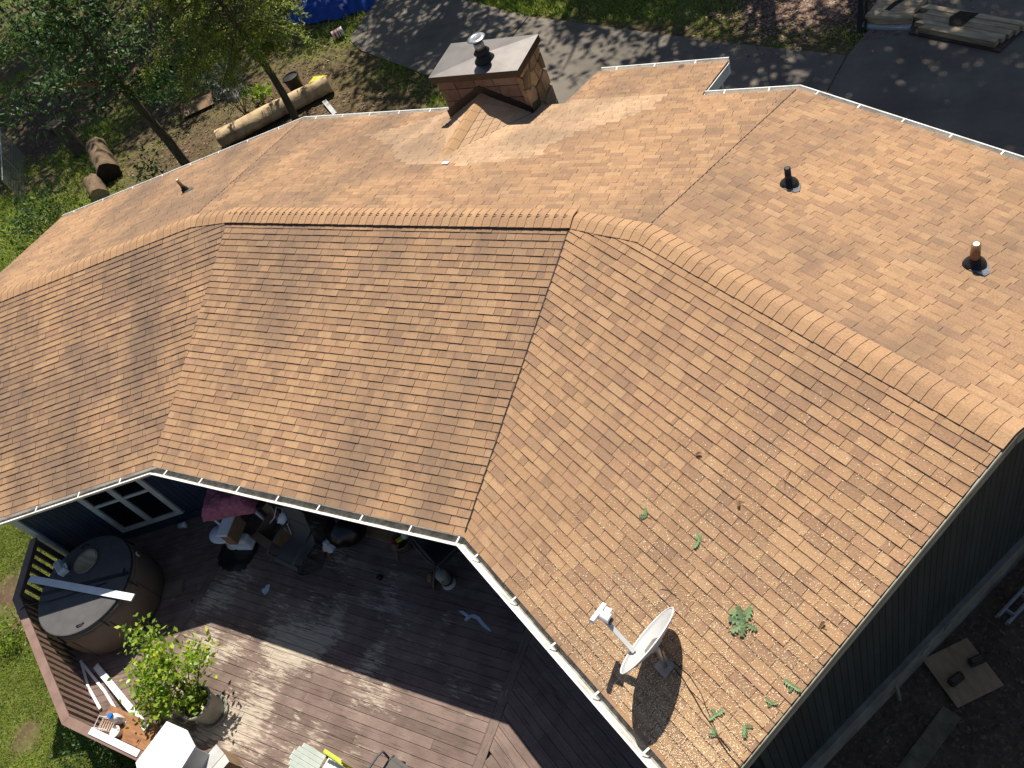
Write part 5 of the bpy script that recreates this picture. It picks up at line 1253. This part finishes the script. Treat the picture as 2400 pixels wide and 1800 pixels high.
# trim boards lying about
for lab, a, b, wd, z_ in (('widest white trim board lying under the citrus shrub', (-12.72, .56), (-10.55, .02), .105, .10), ):
    tag(MB().beam((a[0], a[1], DZ+.03), (b[0], b[1], DZ+.42), wd, .02).build('trim_board', 'white'), lab, 'board')
for lab, pts in (('thin curved white strip beside the widest trim board', [(-13.14, .54, DZ+.02), (-12.2, .26, DZ+.03), (-11.7, .07, DZ+.05), (-11.0, -.04, DZ+.42)]), ('thin white strip nearest the balusters', [(-13.10, .53, DZ+.02), (-12.6, .22, DZ+.03), (-12.05, .0, DZ+.05)])):
    mb = MB()
    for a, b in zip(pts[:-1], pts[1:]): mb.beam(a, b, .045, .014)
    tag(mb.build('trim_strip', 'white'), lab, 'strip')
# bench board in the rail corner with bottles
t = thing('corner_bench', 'orange-brown plank bench in the corner of the railing', 'bench', (-10.9, -.08, DZ))
MB().box((.05, .0, .385), (1.30, .38, .04)).build('seat', 'rustwood', t, bevel=.004)
for x_ in (-.55, .6): MB().box((x_, 0, .18), (.06, .32, .365)).build('leg', 'brownplank', t)
t = thing('jug', 'white plastic jug with a blue cap on the bench', 'jug', (-11.12, -.03, DZ+.405), R(20))
MB().lathe([(.07, 0), (.078, .02), (.078, .17), (.05, .215), (.032, .225), (.032, .24)], 20, (0, 0, 0), None, 1.15, .85).build('jug_body', 'white', t, True); MB().lathe([(.042, .24), (.042, .275), (0, .278)], 18).build('jug_cap', 'bluecap', t); MB().tube([(.05, 0, .20), (.10, 0, .18), (.10, 0, .09), (.08, 0, .07)], .012, 7).build('jug_handle', 'white', t, True)
t = thing('wire_basket', 'small white wire basket beside the jug', 'basket', (-11.32, -.16, DZ+.405), R(10))
for z_ in (.02, .12): MB().tube([(-.14, -.09, z_), (.14, -.09, z_), (.14, .09, z_), (-.14, .09, z_), (-.14, -.09, z_)], .006, 6).build('hoop', 'white', t)
for x_ in np.linspace(-.12, .12, 6): MB().tube([(x_, -.09, .12), (x_, -.09, .02), (x_, .09, .02), (x_, .09, .12)], .004, 5).build('wire', 'white', t)
t = thing('white_tub', 'small open white tub next to the wire basket', 'tub', (-11.02, -.20, DZ+.405)); MB().lathe([(.07, 0), (.085, .10), (.092, .105), (.08, .105), (.065, .02), (0, .02)], 20).build('tub_body', 'white', t, True); MB().box((.02, 0, .06), (.08, .05, .05)).build('contents', 'lightgrey', t, bevel=.01)
tag(MB().beam((-11.0, -.315, RT+.012), (-9.90, -.315, RT+.012), .10, .022).build('white_board', 'white', None, bevel=.003), 'short white board lying on the railing cap', 'board')
# big white panel leaning at the bottom edge
t = thing('foam_sheet', 'large blank white sheet laid on a crate by the railing', 'sheet', (-9.3, -.10, DZ))
P4 = [Vector((-.24, .30, 1.17)), Vector((.16, .30, 1.15)), Vector((.42, .16, 1.13)), Vector((.40, -.16, 1.14)), Vector((.05, -.62, 1.17)), Vector((-.36, -.32, 1.18))]
MB().slab(P4[::-1], (0, 0, 1), .02).build('sheet', 'white', t)
MB().box((-.05, -.05, .56), (.5, .40, 1.10)).build('support_crate', 'lightgrey', t, bevel=.01)
t = thing('grey_carton', 'grey double-flapped carton beside the white panel', 'carton', (-8.95, -.02, DZ), R(-20)); MB().box((.0, 0, .24), (.34, .30, .48)).build('carton_body', 'card', t)
for sg in (-1, 1): MB().box((sg*.10, 0, .50), (.19, .32, .006), Matrix.Rotation(R(-14*sg), 3, 'Y')).build('flap', 'lightgrey', t)
tag(MB().box((-8.92, -.30, DZ+.30), (.20, .10, .09), Matrix.Rotation(.9, 3, 'Z')).build('orange_block', 'orange', None, bevel=.008), 'orange block beside the grey carton', 'block')
tag(MB().box((-8.92, -.30, DZ+.13), (.28, .22, .25), Matrix.Rotation(.9, 3, 'Z')).build('brown_crate', 'brownplank', None, bevel=.008), 'low dark crate under the orange block', 'crate')
tag(MB().beam((-8.78, .02, DZ+.05), (-8.15, -.22, DZ+.05), .16, .035).build('dark_plank', 'brownplank'), 'short dark brown plank at the bottom edge', 'plank')
t = thing('bow_handle', 'thin curved metal handle on the dark plank', 'handle', (-8.80, .03, DZ+.08)); MB().tube([(0, 0, .0), (-.02, .02, .12), (.08, .05, .17), (.25, .02, .14), (.40, -.06, .10)], .007, 7).build('rod', 'metal', t, True); MB().tube([(.38, -.05, .10), (.44, -.08, .08)], .013, 8).build('grip', 'bluecap', t)
# little adirondack chair
t = thing('adirondack_chair', 'tiny mint and lime adirondack chair at the bottom edge', 'chair', (-7.32, .40, DZ), R(82)); RX = Matrix.Rotation(R(-44), 3, 'X')
for i in range(6):
    h = .46-.035*abs(i-2.5); MB().box(Vector(((i-2.5)*.067, .17, .20))+RX @ Vector((0, 0, h/2)), (.063, .014, h), RX).build('back_slat', 'mint', t, bevel=.004)
for i in range(4): MB().box((0, -.16+i*.085, .22-.012*i), (.40, .075, .014)).build('seat_slat', 'mint', t, bevel=.004)
for sx in (-1, 1):
    MB().box((sx*.25, -.02, .35), (.05, .34, .016)).build('arm', 'lime', t, bevel=.005); MB().box((sx*.24, -.18, .18), (.025, .06, .36)).build('leg', 'lime', t); MB().beam((sx*.22, -.2, .19), (sx*.22, .34, .03), .022, .07).build('side_rail', 'lime', t)
# ------------------------------------------------------------------ beside the gable wall
t = thing('plywood_board', 'old plywood board lying on dark soil by the gable', 'board', (.20, 4.23, .24), R(-48)); MB().box((0, 0, .012), (.66, .62, .022)).build('sheet', 'ply', t)
for lab, (x_, y_), a in (('upper dark block on the plywood board', (.34, 4.40), .7), ('lower dark block on the plywood board', (.14, 4.10), .9)):
    t = thing('dark_block', lab, 'block', (x_, y_, .264), a); MB().box((0, 0, .05), (.20, .10, .10)).build('block_body', 'moss', t, bevel=.02); MB().box((0, 0, .105), (.14, .05, .015)).build('block_top', 'brownplank', t)
t = thing('garden_path_boards', 'mossy boards forming a narrow path below the plywood', 'boards', (0, 0, .22))
for i in range(4):
    a = Vector((.14-.105*i, 3.72-.225*i, 0)); b = a+Vector((-.104, -.222, 0)); MB().beam(a, b, .22, .03).build('board', 'pathstone', t)
t = thing('ladder', 'grey aluminium ladder lying on the soil at the right edge', 'ladder', (.50, 5.02, .25)); ld = Vector((.50, .86, .02)).normalized(); ls_ = Vector((.86, -.5, 0))
for k, zz in ((0, 0.03), (.13, .03), (.03, .10), (.16, .10)): MB().beam(ls_*k+Vector((0, 0, zz)), ls_*k+ld*2.4+Vector((0, 0, zz)), .022, .06).build('stile', 'metal', t)
for i in range(8):
    for zz in (.03, .10): MB().tube([ls_*(.0 if zz < .05 else .03)+ld*(.15+.29*i)+Vector((0, 0, zz)), ls_*(.13 if zz < .05 else .16)+ld*(.15+.29*i)+Vector((0, 0, zz))], .014, 7).build('rung', 'metal', t)
o = MB().tube([(-.66, 3.90, .66), (-.56, 3.86, .62), (-.48, 3.78, .38), (-.44, 3.70, .24)], .024, 9).build('drain_pipe', 'foundation', None, True); tag(o, 'short pale drain pipe bending out of the foundation', 'pipe')

# dead leaves clogging the gutter end by the gable corner
t = thing('gutter_leaves', 'orange-brown dead leaves clogging the gutter end at the gable corner', 'leaves', ENR-TR*.25+NW[2]*.06+Vector((0, 0, -.08)))
P = rng.normal(size=(90, 3))*np.array([1, 1, .0])*.10; al = (P[:, 0] @ np.zeros((90, 90)) if False else P[:, 0])
Q = np.outer(al*1.6, np.array(TR))+np.outer(P[:, 1]*.3, np.array(NW[2])); Q[:, 2] = rng.uniform(.0, .05, 90)
v, f, c = leaves(Q, .05, aspect=.5, flat=.8); tri_cloud('leaf_litter', 'dryleaf', v, f, c, t)
